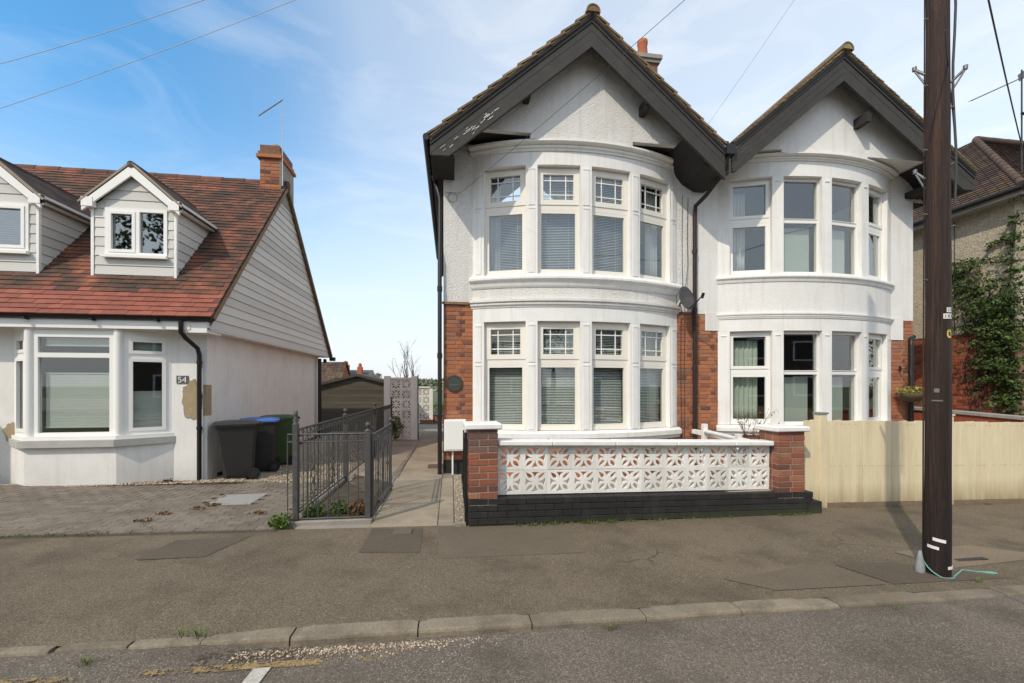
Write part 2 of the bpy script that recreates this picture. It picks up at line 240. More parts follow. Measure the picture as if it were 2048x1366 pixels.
M['barep'] = mat('exposed_render', (0.40, 0.31, 0.19), 0.95, var=0.2, vs=10, bump=0.8, bs=40, fine=0.2)
M['wtile'] = mat('white_screen_paint', streak=((0.50, 0.46, 0.39), 0.45), col=(0.80, 0.78, 0.735), rough=0.75, var=0.05, vs=4, bump=0.25, bs=60, rnd='obj', stain=(0.58, 0.54, 0.45), sscale=6, samt=0.3)
M['vwhite'] = mat('white_coping_paint', streak=((0.50, 0.46, 0.39), 0.45), col=(0.81, 0.80, 0.77), rough=0.7, var=0.05, vs=3, bump=0.2, bs=40, stain=(0.55, 0.53, 0.47), sscale=5, samt=0.4)
M['glass'] = glassmat('window_glass'); M['glass_d'] = glassmat('dark_window_glass', (0.55, 0.57, 0.57), 1.0, 0.22)
M['green'] = mat('green_seal', (0.02, 0.10, 0.06), 0.5)

# ------------------------------------------------------------------ geometry helpers
WP = {}
def wpos(o): return WP.get(o.name, Vector((0, 0, 0))) if o else Vector((0, 0, 0))
def props(o, label=None, cat=None, group=None, kind=None):
    if label: o['label'] = label
    if cat: o['category'] = cat
    if group: o['group'] = group
    if kind: o['kind'] = kind
    return o
def thing(name, label, cat, loc=(0, 0, 0), group=None, rot=None):
    o = bpy.data.objects.new(name, None); C.objects.link(o); o.empty_display_size = 0.2
    o.location = loc; WP[o.name] = Vector(loc)
    if rot: o.rotation_euler = rot
    return props(o, label, cat, group)
def link(me, name, parent=None, loc=(0, 0, 0), rot=None, local=False):
    """loc is a world position unless local (then it is in the parent's space)."""
    o = bpy.data.objects.new(name, me); C.objects.link(o)
    if parent: o.parent = parent
    o.location = Vector(loc) - (Vector((0, 0, 0)) if local or not parent else wpos(parent))
    WP[o.name] = Vector(loc) + (wpos(parent) if (local and parent) else Vector((0, 0, 0)))
    if rot: o.rotation_euler = rot
    return o
class MB:
    def __init__(s): s.v = []; s.f = []; s.sm = []
    def add(s, vs, fs, smooth=False):
        k = len(s.v); s.v += [tuple(v) for v in vs]; s.f += [tuple(i + k for i in f) for f in fs]; s.sm += [smooth] * len(fs); return s
    def box(s, x0, x1, y0, y1, z0, z1):
        return s.add([(x0, y0, z0), (x1, y0, z0), (x1, y1, z0), (x0, y1, z0), (x0, y0, z1), (x1, y0, z1), (x1, y1, z1), (x0, y1, z1)],
                     [(0, 3, 2, 1), (4, 5, 6, 7), (0, 1, 5, 4), (1, 2, 6, 5), (2, 3, 7, 6), (3, 0, 4, 7)])
    def cbox(s, x0, x1, y0, y1, z0, z1, c=0.004):
        """box with chamfered vertical and top edges on the front"""
        bm = bmesh.new(); bmesh.ops.create_cube(bm, size=1)
        for v in bm.verts: v.co = ((x0 + x1) / 2 + v.co.x * (x1 - x0), (y0 + y1) / 2 + v.co.y * (y1 - y0), (z0 + z1) / 2 + v.co.z * (z1 - z0))
        bmesh.ops.bevel(bm, geom=bm.edges[:], offset=c, segments=1, affect='EDGES')
        bm.verts.index_update(); s.add([v.co.copy() for v in bm.verts], [[v.index for v in f.verts] for f in bm.faces]); bm.free(); return s
    def obox(s, c, ax, ay, az):
        c = Vector(c); ax, ay, az = Vector(ax), Vector(ay), Vector(az)
        vs = [c + i * ax + j * ay + k * az for k in (-1, 1) for i, j in ((-1, -1), (1, -1), (1, 1), (-1, 1))]
        return s.add(vs, [(0, 3, 2, 1), (4, 5, 6, 7), (0, 1, 5, 4), (1, 2, 6, 5), (2, 3, 7, 6), (3, 0, 4, 7)])
    def prism(s, poly, y0, y1, axis='y'):
        n = len(poly)
        def p(a, b, t): return (a, t, b) if axis == 'y' else ((t, a, b) if axis == 'x' else (a, b, t))
        vs = [p(a, b, y0) for a, b in poly] + [p(a, b, y1) for a, b in poly]
        return s.add(vs, [tuple(range(n)), tuple(range(2 * n - 1, n - 1, -1))] + [(i, i + n, (i + 1) % n + n, (i + 1) % n) for i in range(n)])
    def tube(s, pts, r, n=6, caps=True):
        pts = [Vector(p) for p in pts]; rs = r if isinstance(r, (list, tuple)) else [r] * len(pts); k0 = len(s.v); vs = []; fs = []
        up = None
        for i, p in enumerate(pts):
            d = (pts[min(i + 1, len(pts) - 1)] - pts[max(i - 1, 0)]).normalized()
            if up is None: up = d.orthogonal().normalized()
            else:
                up = (up - d * up.dot(d)); up = up.normalized() if up.length > 1e-6 else d.orthogonal().normalized()
            w = d.cross(up)
            for j in range(n):
                a = 2 * math.pi * j / n; vs.append(p + (up * math.cos(a) + w * math.sin(a)) * rs[i])
        for i in range(len(pts) - 1):
            for j in range(n):
                fs.append((i * n + j, i * n + (j + 1) % n, (i + 1) * n + (j + 1) % n, (i + 1) * n + j))
        s.add(vs, fs, True)
        if caps: s.add([vs[j] for j in range(n)], [tuple(range(n - 1, -1, -1))]); s.add(vs[-n:], [tuple(range(n))])
        return s
    def lathe(s, prof, c, n=16):
        vs = []; fs = []; m = len(prof)
        for j in range(n):
            a = 2 * math.pi * j / n
            vs += [(c[0] + r * math.cos(a), c[1] + r * math.sin(a), c[2] + z) for r, z in prof]
        for j in range(n):
            k = (j + 1) % n
            fs += [(j * m + i, k * m + i, k * m + i + 1, j * m + i + 1) for i in range(m - 1)]
        return s.add(vs, fs, True)
    def arc(s, cx, cy, a0, a1, prof, steps=24):
        """sweep closed profile [(r,z)] round the bow; angle 0 faces -Y"""
        m = len(prof); vs = []; fs = []
        for i in range(steps + 1):
            a = a0 + (a1 - a0) * i / steps
            vs += [(cx + r * math.sin(a), cy - r * math.cos(a), z) for r, z in prof]
        for i in range(steps):
            fs += [(i * m + j, i * m + (j + 1) % m, (i + 1) * m + (j + 1) % m, (i + 1) * m + j) for j in range(m)]
        fs += [tuple(range(m - 1, -1, -1)), tuple(steps * m + j for j in range(m))]
        return s.add(vs, fs)
    def mesh(s, name, m):
        me = bpy.data.meshes.new(name); me.from_pydata(s.v, [], s.f); me.materials.append(m)
        bm = bmesh.new(); bm.from_mesh(me); bmesh.ops.recalc_face_normals(bm, faces=bm.faces[:]); bm.to_mesh(me); bm.free()
        me.polygons.foreach_set('use_smooth', s.sm); me.update(); return me
    def build(s, name, m, parent=None, kind=None, label=None, recentre=True):
        """vertices in world coordinates (parents are unrotated empties/meshes)"""
        xs = [v[0] for v in s.v]; ys = [v[1] for v in s.v]; zs = [v[2] for v in s.v]
        c = Vector(((min(xs) + max(xs)) / 2, (min(ys) + max(ys)) / 2, min(zs))) if recentre else Vector((0, 0, 0))
        s.v = [(v[0] - c.x, v[1] - c.y, v[2] - c.z) for v in s.v]
        o = link(s.mesh(name, m), name, parent, c)
        if kind: o['kind'] = kind
        if label: o['label'] = label
        return o
    def local(s, name, m, parent, loc=(0, 0, 0), rot=None, kind=None):
        """vertices in the parent's own (possibly rotated) space"""
        o = link(s.mesh(name, m), name, parent, loc, rot, local=True)
        if kind: o['kind'] = kind
        return o
def clip(poly, a, b, c):
    """keep a*x+b*z<=c"""
    out = []
    for i in range(len(poly)):
        p, q = poly[i], poly[(i + 1) % len(poly)]
        dp = a * p[0] + b * p[1] - c; dq = a * q[0] + b * q[1] - c
        if dp <= 0: out.append(p)
        if dp * dq < 0:
            t = dp / (dp - dq); out.append((p[0] + (q[0] - p[0]) * t, p[1] + (q[1] - p[1]) * t))
    return out
def gz(x, off=0.0): return -0.02 * max(-25, min(25, x)) + off
CACHE = {}
def shared(key, fn):
    if key not in CACHE: CACHE[key] = fn()
    return CACHE[key]
def brickmesh(w, h, d, m):
    w = round(w, 2)
    return shared(('b', w, round(h, 3), round(d, 3), m), lambda: MB().cbox(-w / 2, w / 2, 0, d, 0, h, 0.004).mesh('brick', M[m]))
def bricks(parent, x0, x1, z0, z1, yf, m='brick', course=0.075, joint=0.010, full=0.215, head=0.1025, bond='flemish', depth=0.1, phase=0, skip=None, local=False, tilt=0.0, jit=0.0015):
    """a wall face of single bricks; yf is the front plane"""
    k = 0; z = z0; row = phase
    while z < z1 - 0.02:
        h = min(course - joint, z1 - z)
        seq = [full, head] if bond == 'flemish' else ([full, head] if bond == 'pier' else [full])
        x = x0; i = row % 2
        if bond == 'stretcher': x = x0 - (full / 2 if row % 2 else 0)
        if bond == 'flemish' and row % 2: x = x0 - 0.055
        while x < x1 - 0.015:
            w = seq[i % len(seq)]; a = max(x, x0); b = min(x + w, x1)
            if b - a > 0.025 and not (skip and skip((a + b) / 2, z)):
                o = link(brickmesh(b - a, h, depth, m), 'brick', parent, ((a + b) / 2, yf + R.uniform(-jit, jit), z - tilt * ((a + b) / 2 - x0)), (0, tilt, 0) if tilt else None, local=local); k += 1
            x += w + joint; i += 1
        z += course; row += 1
    return k
def leafblob(mb, c, rr, n, size, flat=1.0):
    for _ in range(n):
        d = Vector((R.gauss(0, 1), R.gauss(0, 1), R.gauss(0, 1))).normalized() * (R.random() ** 0.4)
        p = Vector(c) + Vector((d.x * rr[0], d.y * rr[1], d.z * rr[2])); s_ = size * R.uniform(0.6, 1.3)
        a = Vector((R.gauss(0, 1), R.gauss(0, 1) * flat, R.gauss(0, 1))).normalized(); b = a.orthogonal().normalized()
        q = Matrix.Rotation(R.uniform(0, 6.28), 3, a) @ b; e = a.cross(q)
        mb.add([p - q * s_, p + e * s_ * 0.55 - q * s_ * 0.1, p + q * s_, p - e * s_ * 0.55 - q * s_ * 0.1], [(0, 1, 2, 3)])
def tuft(mb, c, n, h, spread, w=0.006):
    for _ in range(n):
        a = R.uniform(0, 6.28); d = Vector((math.cos(a), math.sin(a), 0)); b = Vector(c) + d * R.uniform(0, spread); t = d.cross(Vector((0, 0, 1))) * w
        hh = h * R.uniform(0.5, 1.2); mid = b + d * hh * 0.25 + Vector((0, 0, hh * 0.6)); tip = b + d * hh * 0.7 + Vector((0, 0, hh))
        mb.add([b - t, b + t, mid + t * 0.7, mid - t * 0.7], [(0, 1, 2, 3)]); mb.add([mid - t * 0.7, mid + t * 0.7, tip], [(0, 1, 2)])
def sheet(name, poly, m, off=0.0, kind='structure', parent=None, sub=0, zf=None):
    """flat sheet (thin slab) following the fall of the street"""
    f = zf or (lambda x, y: gz(x, off))
    mb = MB(); n = len(poly)
    mb.add([(x, y, f(x, y)) for x, y in poly], [tuple(range(n))])
    me = bpy.data.meshes.new(name); me.from_pydata(mb.v, [], mb.f); me.materials.append(M[m]); o = link(me, name, parent, (0, 0, 0))
    if parent: o.location = -wpos(parent)
    if me.polygons[0].normal.z < 0: me.flip_normals()
    if kind: o['kind'] = kind
    return o

# ------------------------------------------------------------------ GROUND
g = MB(); xs_ = [-900, -25, 25, 900]
g.add([(x, y, gz(x, -0.14)) for y in (-900, 40) for x in xs_] + [(x, 900, gz(x, -6)) for x in xs_], [(i, i + 1, i + 5, i + 4) for i in range(3)] + [(i + 4, i + 5, i + 9, i + 8) for i in range(3)])
props(g.build('ground', M['hill'], recentre=False), kind='structure')
sheet('road', [(-40, -9), (40, -9), (40, 2.86), (-1.2, 2.86), (-1.3, 2.96), (-40, 2.96)], 'asph_r', -0.056)
sheet('far_pavement', [(-40, -11.5), (40, -11.5), (40, -9.01), (-40, -9.01)], 'asph_p', 0.04)
sheet('far_gardens', [(-40, -30), (40, -30), (40, -11.51), (-40, -11.51)], 'concrete', 0.05)
def paveedge(x): return 2.985 if x < -1.6 else (2.95 if x > -1.0 else 2.985 - 0.035 * (x + 1.6) / 0.6)
def pavez(x, y):
    drop = 0.048 * max(0, min(1, (-1.0 - x) / 0.55)) * max(0, 1 - (y - paveedge(x)) / 0.55) ** 1.5
    return gz(x) - drop + 0.0035 * noise.noise(Vector((x * 0.9, y * 1.4, 0))) * min(1, (y - paveedge(x)) * 3) * min(1, max(0, (4.7 - y)) * 2)
pm_ = MB(); px_ = [-40, -20, -10] + [-8 + 0.2 * i for i in range(91)] + [12, 20, 40]; ny_ = 14
vs = []
for x in px_:
    y0 = paveedge(x); y1 = 4.93 if x < 4.7 else 5.4
    for j in range(ny_ + 1):
        y = y0 + (y1 - y0) * (j / ny_); vs.append((x, y, pavez(x, y)))
pm_.add(vs, [(i * (ny_ + 1) + j, (i + 1) * (ny_ + 1) + j, (i + 1) * (ny_ + 1) + j + 1, i * (ny_ + 1) + j + 1) for i in range(len(px_) - 1) for j in range(ny_)], True)
pav = pm_.build('pavement', M['asph_p'], recentre=False, kind='structure')
sheet('pavement', [(0.2, 4.80), (4.9, 4.80), (4.9, 5.2), (0.2, 5.2)], 'asph_p', -0.004)
drv = sheet('driveway', [(-14, 4.9), (-1.86, 4.86), (-1.86, 7.35), (-14, 7.35)], 'soil', 0.001)
grv = sheet('gravel_path', [(-3.95, 7.352), (-1.7, 7.352), (-1.7, 16), (-3.95, 16)], 'gravel_b', 0.003)
sheet('gravel_edge', [(-8, 7.18), (-3.7, 7.18), (-3.7, 7.349), (-8, 7.349)], 'gravel_b', 0.009)
path = sheet('path', [(-1.7, 4.95), (0.19, 4.86), (0.19, 22), (-1.7, 22)], 'concrete', -0.004)
sheet('front_yard', [(0.25, 5.05), (4.8, 5.25), (4.87, 5.37), (10.3, 5.37), (10.3, 7.8), (0.25, 7.8)], 'concrete', 0.006)
# asphalt repairs and covers in the pavement
sheet('asphalt_patch', [(-0.86, 4.88), (-0.31, 4.84), (-0.29, 4.15), (-0.87, 4.2)], 'asph_d', 0.004)
sheet('asphalt_patch', [(-2.72, 4.68), (-2.05, 4.74), (-2.22, 4.22), (-2.78, 4.2)], 'asph_d', 0.004)
sheet('asphalt_patch', [(-0.14, 4.86), (1.25, 4.86), (1.28, 4.0), (-0.12, 3.98)], 'asph_d2', 0.004)
sheet('asphalt_patch', [(3.55, 3.5), (4.15, 3.5), (4.9, 3.09), (3.7, 3.09)], 'asph_d', 0.004)
sheet('concrete_patch', [(4.45, 3.72), (5.5, 3.82), (6.0, 3.46), (4.62, 3.32)], 'oldconc', 0.005)
sheet('concrete_patch', [(2.3, 3.32), (3.5, 3.55), (3.62, 3.09), (2.6, 3.09)], 'asph_d2', 0.005)
c_ = MB(); c_.cbox(-3.15, -2.58, 5.95, 6.5, 0.03, 0.072, 0.006); o = c_.build('inspection_cover', M['cover']); props(o, 'pale rectangular inspection cover set in the block paved driveway', 'drain cover')
c_ = MB(); c_.cbox(-0.62, -0.42, 4.66, 4.83, -0.02, 0.0125 + 0.012, 0.003); props(c_.build('stopcock_cover', M['asph_d2']), 'small grey water cover in dark asphalt patch at foot of path', 'drain cover')
c_ = MB(); c_.box(4.86, 5.2, 3.45, 3.5, -0.12, -0.09); props(c_.build('access_slot', M['ink']), 'dark slot cover in concrete patch right of the telegraph pole', 'drain cover')
for (x0, x1, y0, y1) in ((-0.45, -0.02, 8.3, 8.7), (-0.2, 0.0, 10.2, 10.5)):
    c_ = MB(); c_.box(x0, x1, y0, y1, 0.014, 0.026); props(c_.build('path_cover', M['asph_d']), 'dark flush cover on the side path, %s one' % ('nearer' if y0 < 9 else 'farther'), 'drain cover', 'dark covers on the side path')

# kerb stones
kb = thing('kerb', None, None, (0, 2.95, 0)); kb['kind'] = 'structure'
def kerbstone(x0, x1, drop0=0.0, drop1=0.0, yb0=2.965, yb1=2.965, wd=0.135, rise=0.005, wd1=None):
    bm = bmesh.new(); n = 8; P = []
    for i in range(n + 1):
        t = i / n; x = x0 + (x1 - x0) * t; yb = yb0 + (yb1 - yb0) * t; wd_ = wd + ((wd1 if wd1 is not None else wd) - wd) * t; z = gz(x, rise) - (drop0 + (drop1 - drop0) * t)
        e = 0.005 if i in (0, n) else 0.0
        j = lambda: R.uniform(-0.0015, 0.0015)
        P.append([bm.verts.new(v) for v in ((x, yb - e, z - 0.2), (x, yb - e, z - e), (x, yb - wd_ + 0.022, z - e * 0.5 + j()), (x, yb - wd_ + 0.006 + e * 0.5, z - 0.006 + j()), (x, yb - wd_ + e * 0.5 + j(), z - 0.020), (x, yb - wd_ + e + j(), z - 0.2))])
    for i in range(n):
        for k in range(5): bm.faces.new((P[i][k], P[i][k + 1], P[i + 1][k + 1], P[i + 1][k]))
    bm.faces.new(P[0]); bm.faces.new(P[-1][::-1]); bmesh.ops.recalc_face_normals(bm, faces=bm.faces[:])
    me = bpy.data.meshes.new('kerb_stone'); bm.to_mesh(me); bm.free(); me.materials.append(M['kerb'])
    link(me, 'kerb_stone', kb, (0, 0, 0)).location = -wpos(kb)
jx = [-1.0, -0.215, 0.545, 1.365, 2.105, 2.92, 3.7, 4.45, 5.2, 6.0, 6.8, 7.6, 8.4]
for a, b in zip(jx, jx[1:]): kerbstone(a + 0.0045, b - 0.0045, R.uniform(0, 0.008), R.uniform(0, 0.008))
kerbstone(-1.56, -1.006, 0.048, 0.0, 2.995, 2.965, 0.075, wd1=0.135)
for i in range(9): kerbstone(-1.566 - 0.42 * i - 0.415 + R.uniform(0, 0.03), -1.566 - 0.42 * i, 0.048, 0.048, 2.995, 2.995, 0.075 + R.uniform(-0.012, 0.008))
for i in range(14): kerbstone(-5.36 - 0.8 * i - 0.79, -5.36 - 0.8 * i, 0.048, 0.048, 2.995, 2.995, 0.075)

# driveway pavers: single blocks near, joined field farther back
pm = shared('paver', lambda: MB().cbox(-0.0985, 0.0985, 0.0, 0.097, -0.02, 0.012, 0.003).mesh('paver', M['paver']))
fld = MB(); cnt = 0; row = 0; y = 4.93
while y < 7.15:
    x = -1.9 - (0.1 if row % 2 else 0)
    while x > -8.6:
        xc = x - 0.1
        if xc - 0.1 > -(y * 1.16 + 0.3) or y > 6.6:
            if not (-3.17 < xc < -2.55 and 5.9 < y < 6.52):
                zz = gz(xc, 0.004 + R.uniform(-0.0012, 0.0012))
                if cnt < 300 and R.random() < 1.0:
                    link(pm, 'paver', drv, (xc, y, zz), (R.uniform(-.008, .008), 0.02, R.uniform(-.008, .008))); cnt += 1
                else:
                    fld.box(xc - 0.098, xc + 0.098, y, y + 0.095, zz - 0.02, zz + 0.012)
        x -= 0.2
    y += 0.1; row += 1
fld.build('paver_field', M['paver_i'], drv, kind='stuff', recentre=False)
# path slabs
def slab(x0, x1, y0, y1, top=0.012):
    me = shared(('slab', round(x1 - x0, 3), round(y1 - y0, 3)), lambda: MB().cbox(-(x1 - x0) / 2, (x1 - x0) / 2, 0, y1 - y0, -0.04, 0, 0.006).mesh('paving_slab', M['slab']))
    link(me, 'paving_slab', path, ((x0 + x1) / 2, y0, gz((x0 + x1) / 2, top + R.uniform(-0.002, 0.002))), (0, 0.02, 0))
y = 4.92
while y < 15:
    slab(-0.895, -0.155, y + 0.006, y + 0.594); slab(-0.143, 0.035 if y < 7.5 else -0.02, y + 0.1, y + 0.688)
    if y > 6.9: slab(-1.64, -0.907, y + 0.2, y + 0.788)
    y += 0.6
ed = MB(); ed.box(0.045, 0.17, 4.88, 7.6, -0.05, 0.03)
props(ed.build('path_edging', M['gravel_b']), kind='structure')
def pebbles(name, pts, s0, s1, m='pebble', parent=None):
    mb = MB()
    for (x, y, z) in pts:
        s_ = R.uniform(s0, s1); a = [s_ * R.uniform(0.7, 1.3) for _ in range(3)]; t = R.uniform(0, 3.14); ct, st = math.cos(t), math.sin(t)
        v = [(a[0], 0, 0), (0, a[1], 0), (-a[0], 0, 0), (0, -a[1], 0), (0, 0, a[2] * 0.7), (0, 0, -a[2] * 0.4)]
        mb.add([(x + ct * p[0] - st * p[1], y + st * p[0] + ct * p[1], z + p[2]) for p in v], [(0, 1, 4), (1, 2, 4), (2, 3, 4), (3, 0, 4), (1, 0, 5), (2, 1, 5), (3, 2, 5), (0, 3, 5)], True)
    return mb.build(name, M[m], parent, kind='stuff', recentre=False)
pebbles('edging_pebbles', [(R.uniform(0.05, 0.165), R.uniform(4.9, 7.55), 0.03) for _ in range(420)], 0.006, 0.016)
pebbles('gravel', [(R.uniform(-3.85, -1.75), 7.2 + R.random() ** 1.3 * 7, gz(-2.8, 0.008)) for _ in range(9000)] + [(R.uniform(-8, -3.2), R.uniform(7.08, 7.3), gz(-5.5, 0.014)) for _ in range(2600)], 0.008, 0.02)
# stone chippings washed along the gutter, denser in drifts
gp = []
for _ in range(5600):
    x = R.uniform(-1.3, 5.2); dens = 0.5 + 0.5 * noise.noise(Vector((x * 1.7, 3.1, 0))) + (0.35 if -0.9 < x < 0.6 else 0) + (0.3 if 2.9 < x < 4.3 else 0)
    if R.random() < dens * 0.9:
        w = abs(R.gauss(0, 0.045 + 0.02 * dens)); gp.append((x, 2.80 - w * 0.9, gz(x, -0.050)))
pebbles('gutter_chippings', gp, 0.004, 0.0115)
pebbles('scattered_grit', [(R.uniform(-3, 6), R.uniform(1.9, 2.8), None) for _ in range(0)] or [(x_, y_, gz(x_, -0.055 if y_ < 2.85 else 0.002)) for x_, y_ in [(R.uniform(-4, 6), R.choice([R.uniform(2.0, 2.75), R.uniform(3.0, 4.8)])) for _ in range(500)]], 0.002, 0.006)
# silt strip in gutter and painted lines (worn away in places)
def wornline(name, m, x0, x1, y0, y1, off, step, thr, seed):
    mb = MB(); nx = int((x1 - x0) / step); ny = int((y1 - y0) / step)
    for i in range(nx):
        for j in range(ny):
            x = x0 + i * step; y = y0 + j * step
            v = noise.noise(Vector((x * 1.3, y * 3, seed))) * 0.55 + noise.noise(Vector((x * 9, y * 16, seed))) * 0.5 + noise.noise(Vector((x * 40, y * 60, seed))) * 0.55 + R.uniform(-0.22, 0.22)
            edge = min(j, ny - 1 - j) / 2.0
            if v > thr + (0.0 if edge > 1 else 0.12): mb.add([(x, y, gz(x, off)), (x + step, y, gz(x + step, off)), (x + step, y + step, gz(x + step, off)), (x, y + step, gz(x, off))], [(0, 1, 2, 3)])
    o = mb.build(name, M[m], None, kind='structure', recentre=False); return o
wornline('gutter_silt', 'silt', -1.5, 6.5, 2.69, 2.84, -0.0535, 0.012, -0.12, 9)
wornline('yellow_line', 'yellow', -3.6, 0.6, 2.63, 2.69, -0.050, 0.006, -0.10, 2)
wornline('yellow_line', 'yellow', 0.6, 3.6, 2.60, 2.65, -0.050, 0.006, 0.12, 5)
lm = MB(); lm.add([(x, y, gz(x, -0.048)) for x, y in ((-1.15, 2.3), (-1.06, 2.3), (-1.03, 2.635), (-1.125, 2.635))], [(0, 1, 2, 3)])
props(lm.build('bay_marking', M['whitepaint'], recentre=False), kind='structure')

# ------------------------------------------------------------------ SEMI-DETACHED PAIR
WY = 7.81; BR_ = 4.5; YF = 7.34; A_ = rad(26.4)
def window_unit(parent, loc, rot, w, h, kind, glass='glass', fm='upvc2'):
    """local x across, -y outwards, z up. kind g=georgian top light, c=two casements, f=fixed with transom"""
    fr = MB(); e = 0.045; d0, d1 = 0.0, 0.07
    tb = {'g': (0.37 * 0 + h - 0.77, h - 0.65), 'c': (h * 0.5 - 0.0, h * 0.5 + 0.10), 'f': (h * 0.545, h * 0.545 + 0.06)}[kind]
    if kind == 'c': tb = (h * 0.545, h * 0.545 + 0.10)
    lo, up = {'g': (0.055, 0.10), 'c': (0.065, 0.065), 'f': (0.012, 0.012)}[kind]
    W2 = w / 2
    fr.box(-W2, -W2 + e, d0, d1, 0, h); fr.box(W2 - e, W2, d0, d1, 0, h); fr.box(-W2 + e, W2 - e, d0 - 0.015, d1, 0, e * 1.2); fr.box(-W2 + e, W2 - e, d0, d1, h - e, h)
    fr.box(-W2 + e, W2 - e, d0 + 0.002, d1, tb[0], tb[1])
    win = fr.mesh('window', M[fm]); wo = link(win, 'window', parent, loc, rot)
    for nm, (z0, z1, s_, proud) in (('lower_sash', (e * 1.2, tb[0], lo, 0.004)), ('upper_sash', (tb[1], h - e, up, -0.012))):
        x0, x1 = -W2 + e, W2 - e
        if kind == 'g' and nm == 'upper_sash': x0 -= 0.012; x1 += 0.012; z0 -= 0.02; z1 += 0.012
        sm = MB(); y0 = d0 + proud
        sm.box(x0, x0 + s_, y0, d1 - 0.01, z0, z1); sm.box(x1 - s_, x1, y0, d1 - 0.01, z0, z1); sm.box(x0 + s_, x1 - s_, y0, d1 - 0.01, z0, z0 + s_ * 0.9); sm.box(x0 + s_, x1 - s_, y0, d1 - 0.01, z1 - s_ * 0.9, z1)
        sm.local(nm, M[fm], wo)
        gx0, gx1, gz0, gz1 = x0 + s_, x1 - s_, z0 + s_ * 0.9, z1 - s_ * 0.9
        MB().box(gx0, gx1, 0.028, 0.034, gz0, gz1).local('pane', M[glass], wo)
        if kind == 'g' and nm == 'upper_sash':
            for t in (0.24, 0.75): x = gx0 + (gx1 - gx0) * t; MB().box(x - 0.009, x + 0.009, 0.016, 0.0275, gz0, gz1).local('glazing_bar', M['upvc'], wo)
            for t in (0.22, 0.78): z = gz0 + (gz1 - gz0) * t; MB().box(gx0, gx1, 0.0165, 0.0272, z - 0.009, z + 0.009).local('glazing_bar', M['upvc'], wo)
    return wo
def bowpt(cx, a, r): return (cx + r * math.sin(a), YF + BR_ - r * math.cos(a))
def blind(cx, a, z0, z1, w, label, m='blind', r=BR_ - 0.27, tilt=-35, x_off=0.0, bunch=False):
    x, y = bowpt(cx, a, r); t = thing('venetian_blind', label, 'venetian blind', (x, y, z1), 'venetian blinds in the curved bays', (0, 0, a))
    MB().box(-w / 2, w / 2, -0.015, 0.02, -0.03, 0).local('head_rail', M['upvc'], t)
    sl = shared(('slat', w, tilt, m), lambda: MB().obox((0, 0, 0), (w / 2, 0, 0), (0, 0.013 * math.cos(rad(tilt)), 0.013 * math.sin(rad(tilt))), (0, 0, 0.0009)).mesh('slat', M[m]))
    z = -0.045
    while z > z0 - z1 + 0.03:
        link(sl, 'slat', t, (x_off, 0, z), (R.uniform(-.05, .05), R.uniform(-.004, .004), 0), local=True); z -= 0.03
    MB().box(-w / 2, w / 2, -0.012, 0.014, z0 - z1, z0 - z1 + 0.018).local('bottom_rail', M[m], t)
    for sx in (-0.3, 0.3): MB().box(sx * w - 0.0015, sx * w + 0.0015, -0.016, -0.0145, z0 - z1, -0.03).local('ladder_cord', M['upvc'], t)
    return t
def curtain(cx, a, z0, z1, x0, x1, label, m='curt', r=BR_ - 0.30, folds=7, taper=0.0, cat='curtain', amp=0.022):
    x, y = bowpt(cx, a, r); n = folds * 8; mb = MB(); vs = []; rows = 7
    for k in range(rows):
        t = k / (rows - 1)
        for i in range(n + 1):
            u = i / n; xx = x0 + (x1 - x0) * (u + taper * t * (1 - u) * 0.4)
            vs.append((xx, amp * math.sin(u * folds * 6.28 + 0.6 * math.sin(u * 9)) * (0.6 + 0.5 * t), -(z1 - z0) * t))
    fs = [(k * (n + 1) + i, k * (n + 1) + i + 1, (k + 1) * (n + 1) + i + 1, (k + 1) * (n + 1) + i) for k in range(rows - 1) for i in range(n)]
    mb.add(vs, fs, True); o = link(mb.mesh('curtain', M[m]), 'curtain' if cat == 'curtain' else 'roller_blind', None, (x, y, z1), (0, 0, a))
    md = o.modifiers.new('thick', 'SOLIDIFY'); md.thickness = 0.003
    return props(o, label, cat)
def panel(cx, a, z0, z1, x0, x1, label, m, r=BR_ - 0.26, cat='roller blind'):
    x, y = bowpt(cx, a, r); t = MB().box(x0, x1, 0, 0.006, 0, z1 - z0).mesh('roller_blind', M[m])
    o = link(t, 'roller_blind', None, (x, y, z0), (0, 0, a)); props(o, label, cat)
    MB().tube([(x0, 0.003, 0.0), (x1, 0.003, 0.0)], 0.01, 8).local('bottom_bar', M['upvc'], o)
    return o

